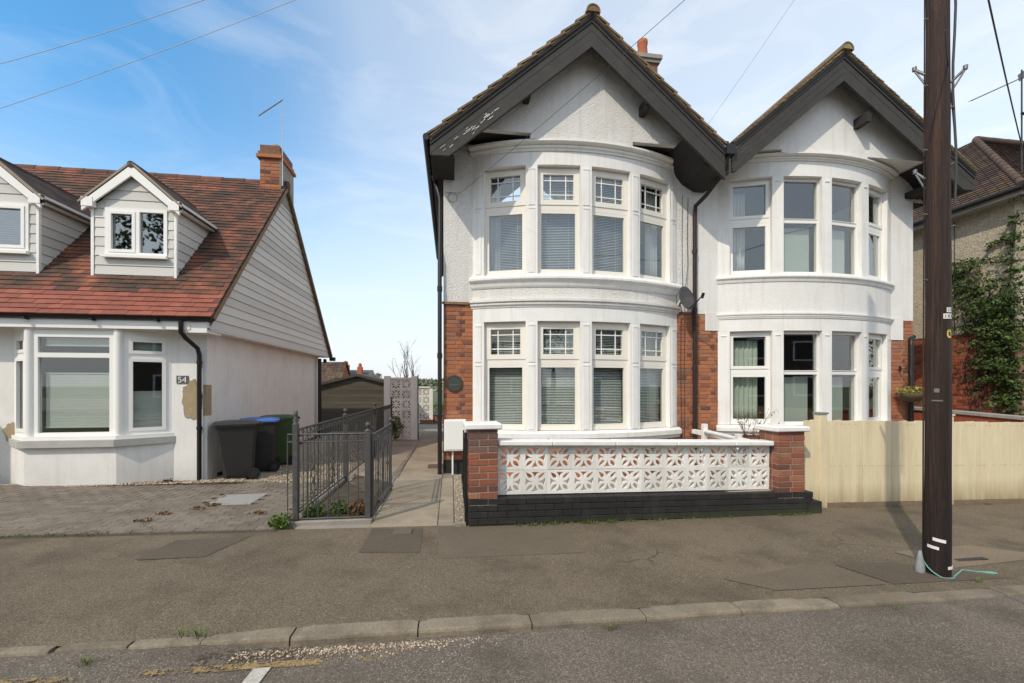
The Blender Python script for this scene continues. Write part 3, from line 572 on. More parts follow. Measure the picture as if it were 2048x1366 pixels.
def pitched(parent, xa, za, xf, zf, y0, y1, gauge, tw, th, vm, vi, stuffrows=True, overlap=0.0, verge_w=0.3):
    """one slope of a gable roof running back along +Y; verge tiles are parts, the rest a joined field"""
    d = Vector((xf - xa, 0, zf - za)); Ln = d.length; u = d / Ln; nrm = Vector((-u.z, 0, u.x)) if u.x > 0 else Vector((u.z, 0, -u.x))
    if nrm.z < 0: nrm = -nrm
    n = int(Ln / gauge); gauge = Ln / n; fieldm = MB()
    for i in range(n):
        a = Vector((xa, 0, za)) + u * (i * gauge - 0.03); b = Vector((xa, 0, za)) + u * ((i + 1) * gauge + 0.02)
        c = (a + b) / 2 + nrm * (th * 0.9); hl = (b - a).length / 2; tl = u * hl + nrm * (th * 0.55)
        me = MB().obox((0, 0, 0), tl, (0, verge_w / 2, 0), nrm * th * 0.5).mesh('verge_tile', M[vm])
        o = link(me, 'verge_tile', parent, (c.x, y0 + verge_w / 2 + R.uniform(-0.006, 0.006), c.z), (0, R.uniform(-0.012, 0.012), 0))
        y = y0 + verge_w + 0.004
        while y < y1:
            fieldm.obox((c.x, y + tw / 2, c.z), tl, (0, tw / 2 - 0.003, 0), nrm * th * 0.5); y += tw
    fieldm.build('roof_tile_field', M[vi], parent, kind='stuff', recentre=False)
    dk = MB(); p = [(xa, za), (xf, zf), (xf - nrm.x * 0.05, zf - nrm.z * 0.05), (xa, za - 0.05 / abs(nrm.z))]
    dk.prism(p, y0 + 0.02, y1); dk.build('roof_deck', M['soffit'], parent)

def barge(parent, xa, za, xf, zf, yb, zcut, vt=0.535, side=1):
    sl = (zf - za) / (xf - xa)
    bands = [(0.0, 0.07, -0.030), (0.070, 0.12, -0.016), (0.128, 0.255, 0.0), (0.263, 0.39, 0.0), (0.398, vt, -0.012)]
    for k, (a, b, pr) in enumerate(bands):
        poly = [(xa, za - a), (xf, zf - a), (xf, zf - b), (xa, za - b)]
        if xf < xa: poly = poly[::-1]
        poly = clip(poly, 0, -1, -zcut)
        if len(poly) > 2: MB().prism(poly, yb + pr, yb + 0.045).build('barge_board', M['timber'], parent)

def semi(root, P):
    cx = P['cx']; z = P['z']; x0, x1 = P['x']; wallm = P['wall']
    # --- walls
    RS = M[wallm]; SM = M['smooth_w']
    bl = P['brick_l']; brr = P['brick_r']     # top of brickwork each side
    MB().box(x0, cx - 2.0, WY, WY + 0.14, bl, 6.3).build('wall', RS, root)
    MB().box(cx + 2.0, x1, WY, WY + 0.14, brr, 6.3).build('wall', RS, root)
    MB().box(x0, cx - 2.0, WY + 0.008, WY + 0.14, -0.3, bl - 0.001).build('wall', M['mortar_o'], root)
    MB().box(cx + 2.0, x1, WY + 0.008, WY + 0.14, -0.3, brr - 0.001).build('wall', M['mortar_o'], root)
    ex = x0 if P['outer'] == 'l' else x1
    sx0, sx1 = (x0, x0 + 0.12) if P['outer'] == 'l' else (x1 - 0.12, x1)
    MB().box(sx0, sx1, WY + 0.142, 15, 3.1, 6.0).build('side_wall', RS, root)
    MB().box(sx0, sx1, WY + 0.142, 15, -0.4, 3.099).build('side_wall', M['brick_i'], root)
    px0, px1 = (x1 - 0.06, x1 - 0.002) if P['outer'] == 'l' else (x0 + 0.002, x0 + 0.06)
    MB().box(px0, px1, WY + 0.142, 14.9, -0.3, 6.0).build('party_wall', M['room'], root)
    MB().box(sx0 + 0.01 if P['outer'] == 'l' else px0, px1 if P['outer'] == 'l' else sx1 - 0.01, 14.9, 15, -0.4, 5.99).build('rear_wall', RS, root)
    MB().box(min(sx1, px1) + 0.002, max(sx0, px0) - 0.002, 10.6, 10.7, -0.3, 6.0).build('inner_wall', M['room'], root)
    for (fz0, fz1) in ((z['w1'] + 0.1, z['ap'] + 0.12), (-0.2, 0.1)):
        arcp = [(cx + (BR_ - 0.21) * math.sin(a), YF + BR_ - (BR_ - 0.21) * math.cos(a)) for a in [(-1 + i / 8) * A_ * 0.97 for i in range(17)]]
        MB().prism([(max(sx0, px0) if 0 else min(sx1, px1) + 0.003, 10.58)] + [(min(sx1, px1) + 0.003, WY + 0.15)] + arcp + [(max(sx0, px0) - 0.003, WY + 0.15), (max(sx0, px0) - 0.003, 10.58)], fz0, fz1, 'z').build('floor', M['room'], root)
    # --- bow
    cy = YF + BR_; I = BR_ - 0.2; Rr = BR_
    bow = root
    def arc(name, prof, m, a=A_, steps=28, r0=None): MB().arc(cx, cy, -a, a, prof, steps).build(name, M[m], root)
    # brick base
    bb = MB(); zz = -0.1; k = 0
    while zz < z['s0'] - 0.02:
        n = 19; off = 0.5 * (k % 2)
        for i in range(-1, n + 1):
            a0 = -A_ + 2 * A_ * (i + off) / n; a1 = a0 + 2 * A_ / n - 0.0022; a0 = max(a0, -A_); a1 = min(a1, A_)
            if a1 - a0 > 0.006: bb.arc(cx, cy, a0, a1, [(Rr - 0.12, zz), (Rr - 0.02, zz), (Rr - 0.02, min(zz + 0.065, z['s0'])), (Rr - 0.12, min(zz + 0.065, z['s0']))], 1)
        zz += 0.075; k += 1
    bb.build('brick_base', M['brick_i'], root, kind='stuff')
    arc('base_core', [(Rr - 0.2, -0.2), (Rr - 0.028, -0.2), (Rr - 0.028, z['s0'] - 0.001), (Rr - 0.2, z['s0'] - 0.001)], 'mortar_o')
    s0, s1 = z['s0'], z['s1']; A2 = A_ * 1.015
    arc('sill', [(I, s0), (Rr + 0.03, s0), (Rr + 0.055, s0 + 0.05), (Rr + 0.09, s0 + 0.075), (Rr + 0.09, s1 - 0.045), (Rr + 0.04, s1 - 0.01), (I, s1 - 0.001)], 'smooth_w', A2)
    arc('lintel_band', [(I, z['w1']), (Rr, z['w1']), (Rr, z['st'] - 0.002), (I, z['st'] - 0.002)], 'smooth_w')
    a, b = z['st'], z['ap']; h = b - a; pj = P.get('pj', 1.0)
    arc('string_course', [(I, a), (Rr + 0.012, a), (Rr + 0.02, a + h * 0.22), (Rr + 0.045 * pj, a + h * 0.30), (Rr + 0.05 * pj, a + h * 0.48), (Rr + 0.03, a + h * 0.56), (Rr + 0.075 * pj, a + h * 0.66), (Rr + 0.08 * pj, a + h * 0.9), (Rr + 0.02, b - 0.002), (I, b - 0.002)], 'smooth_w', A2)
    arc('apron', [(I, b), (Rr - 0.002, b), (Rr - 0.002, z['u0'] - 0.002), (I, z['u0'] - 0.002)], wallm)
    a, b = z['u0'], z['u1']; h = b - a
    arc('sill', [(I, a), (Rr + 0.01, a), (Rr + 0.03 * pj, a + h * 0.12), (Rr + 0.05 * pj, a + h * 0.38), (Rr + 0.085 * pj, a + h * 0.5), (Rr + 0.10 * pj, a + h * 0.58), (Rr + 0.10 * pj, a + h * 0.72), (Rr + 0.05, b - 0.012), (I, b - 0.001)], 'smooth_w', A2)
    arc('lintel_band', [(I, z['uw']), (Rr, z['uw']), (Rr, z['c0'] - 0.002), (I, z['c0'] - 0.002)], 'smooth_w')
    a, b = z['c0'], z['c1']; h = b - a
    arc('cornice', [(I, a), (Rr + 0.02, a), (Rr + 0.025, a + h * 0.2), (Rr + 0.055, a + h * 0.28), (Rr + 0.06, a + h * 0.45), (Rr + 0.04, a + h * 0.5), (Rr + 0.10, a + h * 0.62), (Rr + 0.125, a + h * 0.72), (Rr + 0.125, b - 0.015), (I, b - 0.001)], 'smooth_w', A2)
    # pilasters
    for (p0, p1, tr) in ((z['s1'], z['w1'], z['s1'] + 1.2), (z['u1'], z['uw'], z['u1'] + 1.2)):
        for i in range(-2, 3):
            ac = rad(12.5 * i)
            a0, a1 = (ac - rad(1.35), ac + rad(1.35)) if abs(i) < 2 else ((-A_, rad(-23.65)) if i < 0 else (rad(23.65), A_))
            cc = (a0 + a1) / 2
            po = MB().arc(cx, cy, a0, a1, [(I, p0), (Rr, p0), (Rr, p1 - 0.001), (I, p1 - 0.001)], 3).build('pilaster', SM, root)
            if P['panels']:
                for (q0, q1) in ((p0 + 0.02, tr - 0.02), (tr + 0.02, p1 - 0.06)):
                    MB().arc(cx, cy, cc - rad(0.72), cc + rad(0.72), [(Rr + 0.001, q0), (Rr + 0.013, q0 + 0.01), (Rr + 0.013, q1 - 0.03), (Rr + 0.02, q1 - 0.02), (Rr + 0.02, q1), (Rr + 0.001, q1)], 2).build('raised_panel', SM, po)
            else:
                MB().arc(cx, cy, cc - rad(0.6), cc + rad(0.6), [(Rr + 0.001, p1 - 0.1), (Rr + 0.014, p1 - 0.095), (Rr + 0.014, p1 - 0.085), (Rr + 0.001, p1 - 0.08)], 2).build('raised_panel', SM, po)
    for fl, (q0, q1) in enumerate(((z['s1'], z['w1']), (z['u1'], z['uw']))):
        for i, ai in enumerate((-18.75, -6.25, 6.25, 18.75)):
            a = rad(ai); x, y = bowpt(cx, a, Rr - 0.11)
            window_unit(root, (x, y, q0 + 0.004), (0, 0, a), 0.815, q1 - q0 - 0.008, P['kinds'][i], 'glass', P['fm'])
    # --- gable
    xa, za = P['apex']; lf = P['lf']; rf = P['rf']; yb = 6.97; yg = 7.30
    tri = [(lf[0], lf[1] - 0.12), (rf[0], rf[1] - 0.12), (xa, za - 0.12)]
    tri = clip(tri, 0, -1, -z['sf'])
    MB().prism(tri, yg, yg + 0.1).build('gable_wall', RS, root)
    MB().box(cx - 1.02, cx + 0.86, yg, yg + 0.1, z['c1'] - 0.02, z['sf'] - 0.001).build('gable_wall', RS, root)
    MB().box(P['x'][0] + 0.01, P['x'][1] - 0.01, yg + 0.1, WY, z['sf'] + 0.001, z['sf'] + 0.03).build('soffit', M[P['sof']], root)
    pitched(root, xa, za, lf[0], lf[1], yb - 0.06, 12.6, P['g'][0], P['tw'], P['th'], 'verge', 'verge_i')
    pitched(root, xa, za, rf[0], rf[1], yb - 0.06, 12.6, P['g'][0], P['tw'], P['th'], 'verge', 'verge_i')
    for f, q in ((lf, P['cutl']), (rf, P['cutr'])): barge(root, xa, za - 0.012, f[0], f[1] - 0.012, yb, q)
    for f in (lf, rf):   # mortar bedding under the verge
        s_ = (f[1] - za) / (f[0] - xa); pl = [(xa, za + 0.004), (f[0], f[1] + 0.004), (f[0], f[1] - 0.014), (xa, za - 0.014)]
        MB().prism(pl if f[0] > xa else pl[::-1], yb - 0.045, yb + 0.02).build('verge_mortar', M[P['vm']], root)
    # sloping soffit boards between barge and gable wall
    for f in (lf, rf):
        pl = [(xa, za - 0.07), (f[0], f[1] - 0.07), (f[0], f[1] - 0.12), (xa, za - 0.12)]
        MB().prism(pl if f[0] > xa else pl[::-1], yb + 0.046, yg - 0.002).build('verge_soffit', M['soffit'], root)
    # ridge tiles
    yy = yb - 0.1; k = 0
    while yy < 12.4:
        pr = [(0.125 * math.cos(t), 0.125 * math.sin(t) * 1.0) for t in [rad(-10 + i * 20) for i in range(11)]]
        pr += [(0.105 * math.cos(t), 0.105 * math.sin(t)) for t in [rad(190 - i * 20) for i in range(11)]]
        MB().prism([(xa + a, za - 0.012 + b) for a, b in pr], yy, yy + 0.44).build('ridge_tile', M['verge'], root); yy += 0.445
    MB().prism([(xa + 0.1 * math.cos(rad(t)), za - 0.01 + 0.1 * math.sin(rad(t))) for t in range(0, 181, 20)], yb - 0.09, yb + 0.05).build('ridge_mortar', M[P['vm']], root)
    for (bx, bz) in P['brk']: MB().box(bx - 0.05, bx + 0.05, yb + 0.05, yg - 0.001, bz - 0.09, bz + 0.09).build('purlin_end', M['soffit'], root)
    return root

Z1 = dict(s0=0.60, s1=0.80, w1=2.76, st=3.01, ap=3.16, u0=3.36, u1=3.60, uw=5.54, c0=5.78, c1=5.95, sf=6.02)
Z2 = dict(s0=0.64, s1=0.83, w1=2.68, st=2.92, ap=3.03, u0=3.63, u1=3.78, uw=5.68, c0=5.97, c1=6.09, sf=6.12)
H1 = thing('semi_detached_house', 'left half of the white pair, curved bay with gridded top lights under dark gable', 'house', (2.35, 7.81, 0))
semi(H1, dict(cx=2.395, z=Z1, x=(-0.135, 4.83), wall='rough_w', brick_l=3.10, brick_r=3.06, outer='l', panels=True, kinds='gggg', fm='upvc2',
     apex=(2.37, 7.92), lf=(-0.335, 5.62), rf=(4.845, 5.84), sof='soffit', g=(0.30, 0), tw=0.30, th=0.032, vm='verge', cutl=5.33, cutr=-9, brk=[(1.29, 6.60), (3.42, 6.56)]))
H2 = thing('semi_detached_house', 'right half of the white pair behind the cream fence, plain casements and smooth render', 'house', (7.3, 7.81, 0))
semi(H2, dict(cx=7.27, z=Z2, x=(4.832, 9.82), wall='rough_w2', brick_l=3.03, brick_r=3.0, outer='r', panels=False, kinds='cffc', fm='upvc', pj=0.6,
     apex=(7.25, 7.84), lf=(4.985, 5.93), rf=(10.18, 5.79), sof='smooth_w', g=(0.105, 0), tw=0.17, th=0.018, vm='mortar_y', cutl=5.44, cutr=5.44, brk=[(7.86, 6.72)]))
pp = MB()
for _ in range(30):
    t = R.choice([R.uniform(0.60, 0.80), R.uniform(0.72, 0.97)]); x = 2.37 + (-0.335 - 2.37) * t; z = 7.92 - 0.85 * (2.37 - x) - R.choice([R.uniform(0.36, 0.42), R.uniform(0.30, 0.50), 0.39]); l_ = R.uniform(0.01, 0.07); w_ = R.uniform(0.0015, 0.0045); a = math.atan(0.865) + R.gauss(0, 0.15)
    if z < 5.36: continue
    pp.obox((x, 6.951, z), (l_ * math.cos(a), 0, l_ * math.sin(a)), (0, 0.0015, 0), (-w_ * math.sin(a), 0, w_ * math.cos(a)))
pp.build('peeling_paint', M['vwhite'], H1, kind='stuff')
# brick faces: left strip, strips each side of the party line, right strip
bricks(H1, -0.133, 0.405, 0.26, 3.08, WY)
bricks(H1, 4.385, 4.828, 0.0, 3.04, WY, phase=1)
MB().box(-0.14, 0.40, WY - 0.006, WY + 0.006, -0.1, 0.255).build('plinth', M['blackp'], H1)
MB().box(-0.16, 0.415, WY - 0.03, WY + 0.0, 3.085, 3.13).build('drip_course', M['verge'], H1)
bricks(H2, 4.84, 5.28, 0.0, 3.02, WY, skip=lambda x, z: x > 4.99 and z > 2.66)
MB().box(4.995, 5.29, WY - 0.012, WY + 0.004, 2.70, 3.06).build('wall_render', M['rough_w2'], H2)
MB().box(9.27, 9.56, WY - 0.012, WY + 0.0, 2.58, 3.06).build('wall_render', M['rough_w2'], H2)
MB().box(9.2, 9.82, WY + 0.001, WY + 0.14, 2.998, 3.4).build('wall_render', M['rough_w2'], H2)
bricks(H2, 9.26, 9.56, 0.0, 2.56, WY); bricks(H2, 9.567, 9.82, 0.0, 3.0, WY, phase=1)
# eaves boxes, gutters and pipes
MB().box(-0.33, 0.06, 7.02, 7.80, 5.34, 5.37).build('eaves_box', M['soffit'], H1)
MB().box(-0.325, -0.29, 7.02, 14.9, 5.371, 5.60).build('fascia', M['timber'], H1)
MB().box(-0.289, -0.136, 7.81, 14.9, 5.40, 5.43).build('eaves_soffit', M['soffit'], H1)
MB().prism([(4.10, 6.015), (4.50, 5.56), (4.74, 5.43), (4.96, 5.43), (4.96, 6.015)], 7.03, 7.805).build('valley_soffit', M['soffit'], H1)
MB().prism([(9.45, 6.1), (9.7, 5.95), (10.16, 5.45), (10.16, 5.55), (9.75, 6.11)], 7.02, 7.8).build('eaves_box', M['soffit'], H2)
MB().box(9.6, 9.95, 7.3, 7.80, 5.60, 5.72).build('eaves_box', M['soffit'], H2)
MB().box(9.83, 10.1, 7.81, 12, 5.5, 5.53).build('eaves_soffit', M['soffit'], H2)
MB().tube([(-0.395, 6.93, 5.60), (-0.395, 13.5, 5.60)], 0.055, 10).build('gutter', M['black'], H1)
MB().tube([(-0.33, 8.1, 5.55), (-0.26, 8.0, 5.3), (-0.20, 7.93, 5.05), (-0.20, 7.93, 4.5), (-0.20, 7.74, 3.9), (-0.20, 7.74, 0.0)], 0.038, 10).build('downpipe', M['black'], H1)
for z_ in (1.0, 2.1, 3.3): MB().tube([(-0.20, 7.74, z_), (-0.20, 7.74, z_ + 0.09)], 0.047, 10).build('pipe_collar', M['black'], H1)
MB().box(4.83, 5.0, 6.9, 7.12, 5.72, 5.90).build('hopper', M['black'], H1)
MB().tube([(4.905, 7.02, 5.72), (4.905, 7.05, 5.50), (4.80, 7.5, 5.22), (4.735, 7.72, 5.12), (4.735, 7.745, 4.9), (4.735, 7.745, 0.05)], 0.04, 10).build('downpipe', M['brownp'], H1)
for z_ in (0.8, 1.9, 3.05, 4.2): MB().tube([(4.735, 7.745, z_), (4.735, 7.745, z_ + 0.08)], 0.05, 10).build('pipe_collar', M['brownp'], H1)
for sx, sh in ((4.845, -1), (4.985, 1)):    # lead valley strips
    z0_ = 5.87 if sh < 0 else 5.95
    MB().obox((sx + sh * 0.10, 9.6, z0_ + 0.12), (0.12, 0, 0.106 * sh), (0, 2.66, 0), (0, 0, 0.006)).build('valley_lead', M['lead'], H1 if sh < 0 else H2)
MB().box(4.80, 5.03, 6.92, 12.4, 5.84, 5.86).build('valley_gutter', M['lead'], H1)
# cross roof seen through the valley
xr = MB(); 
for i in range(24):
    t = i / 24; y = 8.3 + 1.9 * t; zz = 6.55 + 0.95 * t
    for j in range(13):
        x = 3.9 + j * 0.165; xr.obox((x, y, zz + 0.03), (0.08, 0, 0), (0, 0.055, 0.031), (0, -0.006, 0.012))
xr.build('roof_tile_field', M['verge_i'], H1, kind='stuff', recentre=False)
MB().prism([(8.0, 6.35), (10.2, 7.5), (12.5, 6.2)], 3.6, 6.2, 'x').build('cross_roof', M['soffit'], H1)
for j in range(6): MB().tube([(3.7 + j * 0.43, 10.2, 7.5), (4.12 + j * 0.43, 10.2, 7.5)], 0.1, 10).build('ridge_tile', M['verge'], H1)
# shared chimney
cb = MB().box(4.55, 5.24, 10.25, 10.95, 6.8, 9.85).build('chimney', M['verge_i'], H1)
MB().box(4.5, 5.29, 10.2, 11.0, 9.851, 9.93).build('chimney_cap', M['cement'], cb); MB().box(4.46, 5.33, 10.16, 11.04, 9.931, 10.03).build('chimney_cap', M['cement'], cb)
MB().lathe([(0.15, 0), (0.145, 0.1), (0.12, 0.45), (0.135, 0.52), (0.135, 0.60), (0.10, 0.60), (0.10, 0.05)], (4.97, 10.55, 10.03), 16).build('chimney_pot', M['terra'], cb)

# --- blinds and curtains of the pair
nm = ('far left', 'second', 'third', 'far right'); AW = (-18.75, -6.25, 6.25, 18.75)
for i in range(4): blind(2.395, rad(AW[i]), 0.86, 2.68, 0.68, 'white venetian blind behind the %s window of the ground floor curved bay' % nm[i], tilt=38)
blind(2.395, rad(AW[0]), 3.66, 4.80, 0.66, 'half lowered venetian blind behind the far left upstairs bay window', 'blind_b', tilt=30)
blind(2.395, rad(AW[1]), 3.66, 5.44, 0.70, 'bluish venetian blind behind the second upstairs bay window', 'blind_b', tilt=42)
blind(2.395, rad(AW[2]), 3.66, 5.44, 0.70, 'bluish venetian blind behind the third upstairs bay window', 'blind_b', tilt=38)
curtain(2.395, rad(AW[3]), 3.65, 5.44, 0.02, 0.34, 'pale curtain drawn aside in the far right upstairs bay window', 'curtw', folds=4)
curtain(2.395, rad(AW[3]), 0.85, 2.64, 0.10, 0.34, 'white curtain edge beside blind in the far right ground floor bay window', 'curtw', folds=3, r=BR_ - 0.33)
curtain(2.395, rad(AW[0]), 3.65, 5.44, -0.36, -0.14, 'pale curtain at the left edge of the far left upstairs bay window', 'curtw', folds=3)
cx = 7.27
curtain(cx, rad(AW[0]), 0.88, 2.52, -0.31, 0.22, 'pale green gathered curtain in the ground floor window behind bare shrub', 'curt', folds=6)
panel(cx, rad(AW[1]), 0.86, 1.78, -0.36, 0.27, 'grey green roller blind covering lower half of second ground floor window, right house', 'cell2')
panel(cx, rad(AW[2]), 0.86, 1.78, -0.36, 0.20, 'grey green roller blind covering lower half of third ground floor window, right house', 'cell2')
curtain(cx, rad(AW[3]), 0.86, 2.55, -0.1, 0.30, 'pale curtain in the narrow rightmost ground floor window above the cream fence', 'curt', folds=4)
curtain(cx, rad(AW[0]), 3.85, 5.50, -0.33, -0.02, 'thin net curtain in the left upstairs window of the right house', 'curtw', folds=5)
panel(cx, rad(AW[1]), 3.82, 4.76, -0.36, 0.30, 'grey green roller blind in second upstairs window of the right house', 'cell2')
panel(cx, rad(AW[2]), 3.82, 4.76, -0.36, 0.25, 'pale roller blind in third upstairs window of the right house', 'cell')
curtain(cx, rad(AW[3]), 3.82, 5.50, -0.1, 0.30, 'pale curtain in the narrow rightmost upstairs window', 'curtw', folds=4)

# ------------------------------------------------------------------ BUNGALOW (left)
B = thing('bungalow', 'white bungalow with grey boarded dormers and red tiled roof on the left', 'house', (-6.5, 7.5, 0))
BX = -3.9; BW = 7.50; BF = 7.2
ev = (7.10, 2.64); rg = (10.15, 6.08); re_ = (13.75, 2.50)
def rz(y): return ev[1] + (y - ev[0]) * (rg[1] - ev[1]) / (rg[0] - ev[0])
pA, pB, pC, pD = (-6.60, BW), (-6.15, BF), (-4.98, BF), (-4.42, BW)
MB().box(-12, pA[0] + 0.035, BW, BW + 0.2, -0.1, 2.6).build('wall', M['bung_w'], B)
MB().box(pD[0] - 0.035, BX, BW, BW + 0.2, -0.1, 2.6).build('wall', M['bung_w'], B)
MB().box(BX - 0.2, BX, BW + 0.201, 13.3, -0.3, 2.52).build('side_wall', M['bung_w'], B)
MB().box(-12, BX - 0.201, 13.1, 13.3, -0.3, 2.52).build('rear_wall', M['bung_w'], B)
MB().box(-12, BX - 0.21, 10.4, 10.5, -0.3, 2.5).build('inner_wall', M['room'], B)
MB().box(-12, BX - 0.21, BW + 0.01, 13, 2.44, 2.5).build('ceiling', M['room'], B)
MB().box(-12, BX - 0.21, BW + 0.01, 13, -0.1, 0.1).build('floor', M['room'], B)
MB().box(BX, BX + 0.02, BW + 0.3, 13.3, -0.2, 0.14).build('plinth', M['blackp'], B)
MB().box(-7.6, -6.86, 7.28, BW - 0.002, -0.1, 1.10).build('wall', M['bung_w'], B)
def off(poly, d):
    """offset an open plan polyline outwards (towards -Y)"""
    n = len(poly); out = []
    for i in range(n):
        ns = []
        for a, b in ((i - 1, i), (i, i + 1)):
            if 0 <= a and b < n:
                dx, dy = poly[b][0] - poly[a][0], poly[b][1] - poly[a][1]; l_ = math.hypot(dx, dy); ns.append((dy / l_, -dx / l_))
        nx, ny = sum(p[0] for p in ns) / len(ns), sum(p[1] for p in ns) / len(ns); l2 = nx * nx + ny * ny
        out.append((poly[i][0] + nx * d / l2, poly[i][1] + ny * d / l2))
    return out
pl = [pA, pB, pC, pD]
def bayprism(name, d0, d1, z0, z1, m):
    a = off(pl, d1); b = off(pl, d0)
    a[0] = (a[0][0], BW - 0.003); a[-1] = (a[-1][0], BW - 0.003); b[0] = (b[0][0] + 0.02, BW - 0.003); b[-1] = (b[-1][0] - 0.02, BW - 0.003)
    return MB().prism(a + b[::-1], z0, z1, 'z').build(name, M[m], B)
bayprism('bay_wall', -0.12, 0.05, 0.10, 0.70, 'bung_w'); bayprism('bay_plinth', -0.12, 0.03, -0.1, 0.099, 'blackp')
bayprism('sill', -0.12, 0.13, 0.70, 0.80, 'sill'); bayprism('sill_board', -0.10, 0.07, 0.801, 0.855, 'upvc')
bayprism('bay_head', -0.10, 0.03, 2.44, 2.50, 'upvc')
def baywin(p, q, z0, z1, split, lights, open_top=False):
    dx, dy = q[0] - p[0], q[1] - p[1]; l_ = math.hypot(dx, dy); a = math.atan2(dy, dx)
    c = ((p[0] + q[0]) / 2, (p[1] + q[1]) / 2, z0); w = l_; e = 0.07
    fr = MB(); fr.box(-w / 2, -w / 2 + e, 0, 0.07, 0, z1 - z0); fr.box(w / 2 - e, w / 2, 0, 0.07, 0, z1 - z0)
    fr.box(-w / 2 + e, w / 2 - e, 0, 0.07, 0, 0.05); fr.box(-w / 2 + e, w / 2 - e, 0, 0.07, z1 - z0 - 0.11, z1 - z0); fr.box(-w / 2 + e, w / 2 - e, 0, 0.07, split - z0 - 0.035, split - z0 + 0.035)
    o = link(fr.mesh('window', M['upvc']), 'window', B, c, (0, 0, a))
    for (a0, a1) in ((0.05, split - z0 - 0.035), (split - z0 + 0.035, z1 - z0 - 0.11)):
        MB().box(-w / 2 + e, w / 2 - e, 0.03, 0.036, a0, a1).local('pane', M['glass'], o)
        if lights:
            s_ = 0.05; sm = MB(); x0, x1 = -w / 2 + e, w / 2 - e
            sm.box(x0, x0 + s_, -0.012, 0.028, a0, a1); sm.box(x1 - s_, x1, -0.012, 0.028, a0, a1); sm.box(x0 + s_, x1 - s_, -0.012, 0.028, a0, a0 + s_); sm.box(x0 + s_, x1 - s_, -0.012, 0.028, a1 - s_, a1); sm.local('sash', M['upvc'], o)
    return o, c, a, w
baywin((pB[0] + 0.045, BF), (pC[0] - 0.045, BF), 0.856, 2.439, 2.06, False)
for px_ in (pB, pC): MB().tube([(px_[0], px_[1] + 0.02, 0.856), (px_[0], px_[1] + 0.02, 2.439)], 0.062, 8).build('corner_post', M['upvc'], B)
def sh(p, q, t): l_ = math.hypot(q[0] - p[0], q[1] - p[1]); return ((p[0] + (q[0] - p[0]) * t / l_), (p[1] + (q[1] - p[1]) * t / l_))
baywin(sh(pA, pB, 0.0), sh(pB, pA, 0.05), 0.856, 2.439, 2.06, True); baywin(sh(pC, pD, 0.05), sh(pD, pC, 0.0), 0.856, 2.439, 2.06, True)
def flat_blind(x0, x1, y, z0, z1, label, m='cell', ang=0.0, c=None):
    me = MB(); n = int((z1 - z0) / 0.022)
    for i in range(n): me.add([(x0, 0.0015 * (i % 2), i * 0.022), (x1, 0.0015 * (i % 2), i * 0.022), (x1, 0.0015 * ((i + 1) % 2), (i + 1) * 0.022), (x0, 0.0015 * ((i + 1) % 2), (i + 1) * 0.022)], [(0, 1, 2, 3)])
    me.box(x0, x1, -0.01, 0.015, -0.02, 0); me.box(x0, x1, -0.01, 0.015, n * 0.022, n * 0.022 + 0.02)
    o = link(me.mesh('pleated_blind', M[m]), 'pleated_blind', None, (c[0] if c else 0, c[1] if c else y, z0), (0, 0, ang)); return props(o, label, 'pleated blind')
flat_blind(-6.00, -5.12, BF + 0.09, 0.99, 1.80, 'pale pleated blind across the middle of the wide bungalow bay window')
flat_blind(-6.00, -5.12, BF + 0.09, 2.22, 2.31, 'short pale blind bunched at the top of the wide bungalow bay window')
am = math.atan2(pD[1] - pC[1], pD[0] - pC[0]); mc = ((pC[0] + pD[0]) / 2 - 0.05, (pC[1] + pD[1]) / 2 + 0.08)
flat_blind(-0.2, 0.2, 0, 0.95, 1.50, 'pale pleated blind filling the lower part of the angled bungalow bay window', c=mc, ang=am)
flat_blind(-0.2, 0.2, 0, 2.14, 2.32, 'pale pleated blind in the small top light of the angled bungalow bay window', c=mc, ang=am, m='cell2')
# fascia, gutter, soffit box
MB().box(-12, -3.95, 7.13, 7.155, 2.46, 2.60).build('fascia', M['upvc'], B)
MB().box(-12, -3.70, 7.156, BW, 2.50, 2.53).build('soffit', M['upvc'], B)
MB().box(-4.02, -3.72, 7.14, 7.56, 2.42, 2.585).build('eaves_box', M['upvc'], B)
gp_ = [(7.115 + 0.058 * math.cos(rad(t)), 2.645 + 0.058 * math.sin(rad(t))) for t in range(180, 361, 18)] + [(7.115 + 0.05 * math.cos(rad(t)), 2.645 + 0.05 * math.sin(rad(t))) for t in range(360, 179, -18)]
MB().prism(gp_, -12, -3.62, 'x').build('gutter', M['black'], B)
for i in range(8): MB().box(-4.4 - i * 0.86, -4.36 - i * 0.86, 7.05, 7.13, 2.57, 2.60).build('gutter_bracket', M['black'], B)
MB().tube([(-4.06, 7.10, 2.60), (-4.06, 7.10, 2.42), (-4.05, 7.2, 2.34), (-3.99, 7.40, 2.20), (-3.985, 7.44, 2.10), (-3.985, 7.44, 0.05)], 0.033, 10).build('downpipe', M['black'], B)
for z_ in (0.9, 1.95): MB().tube([(-3.985, 7.44, z_), (-3.985, 7.44, z_ + 0.05)], 0.042, 10).build('pipe_collar', M['black'], B); 
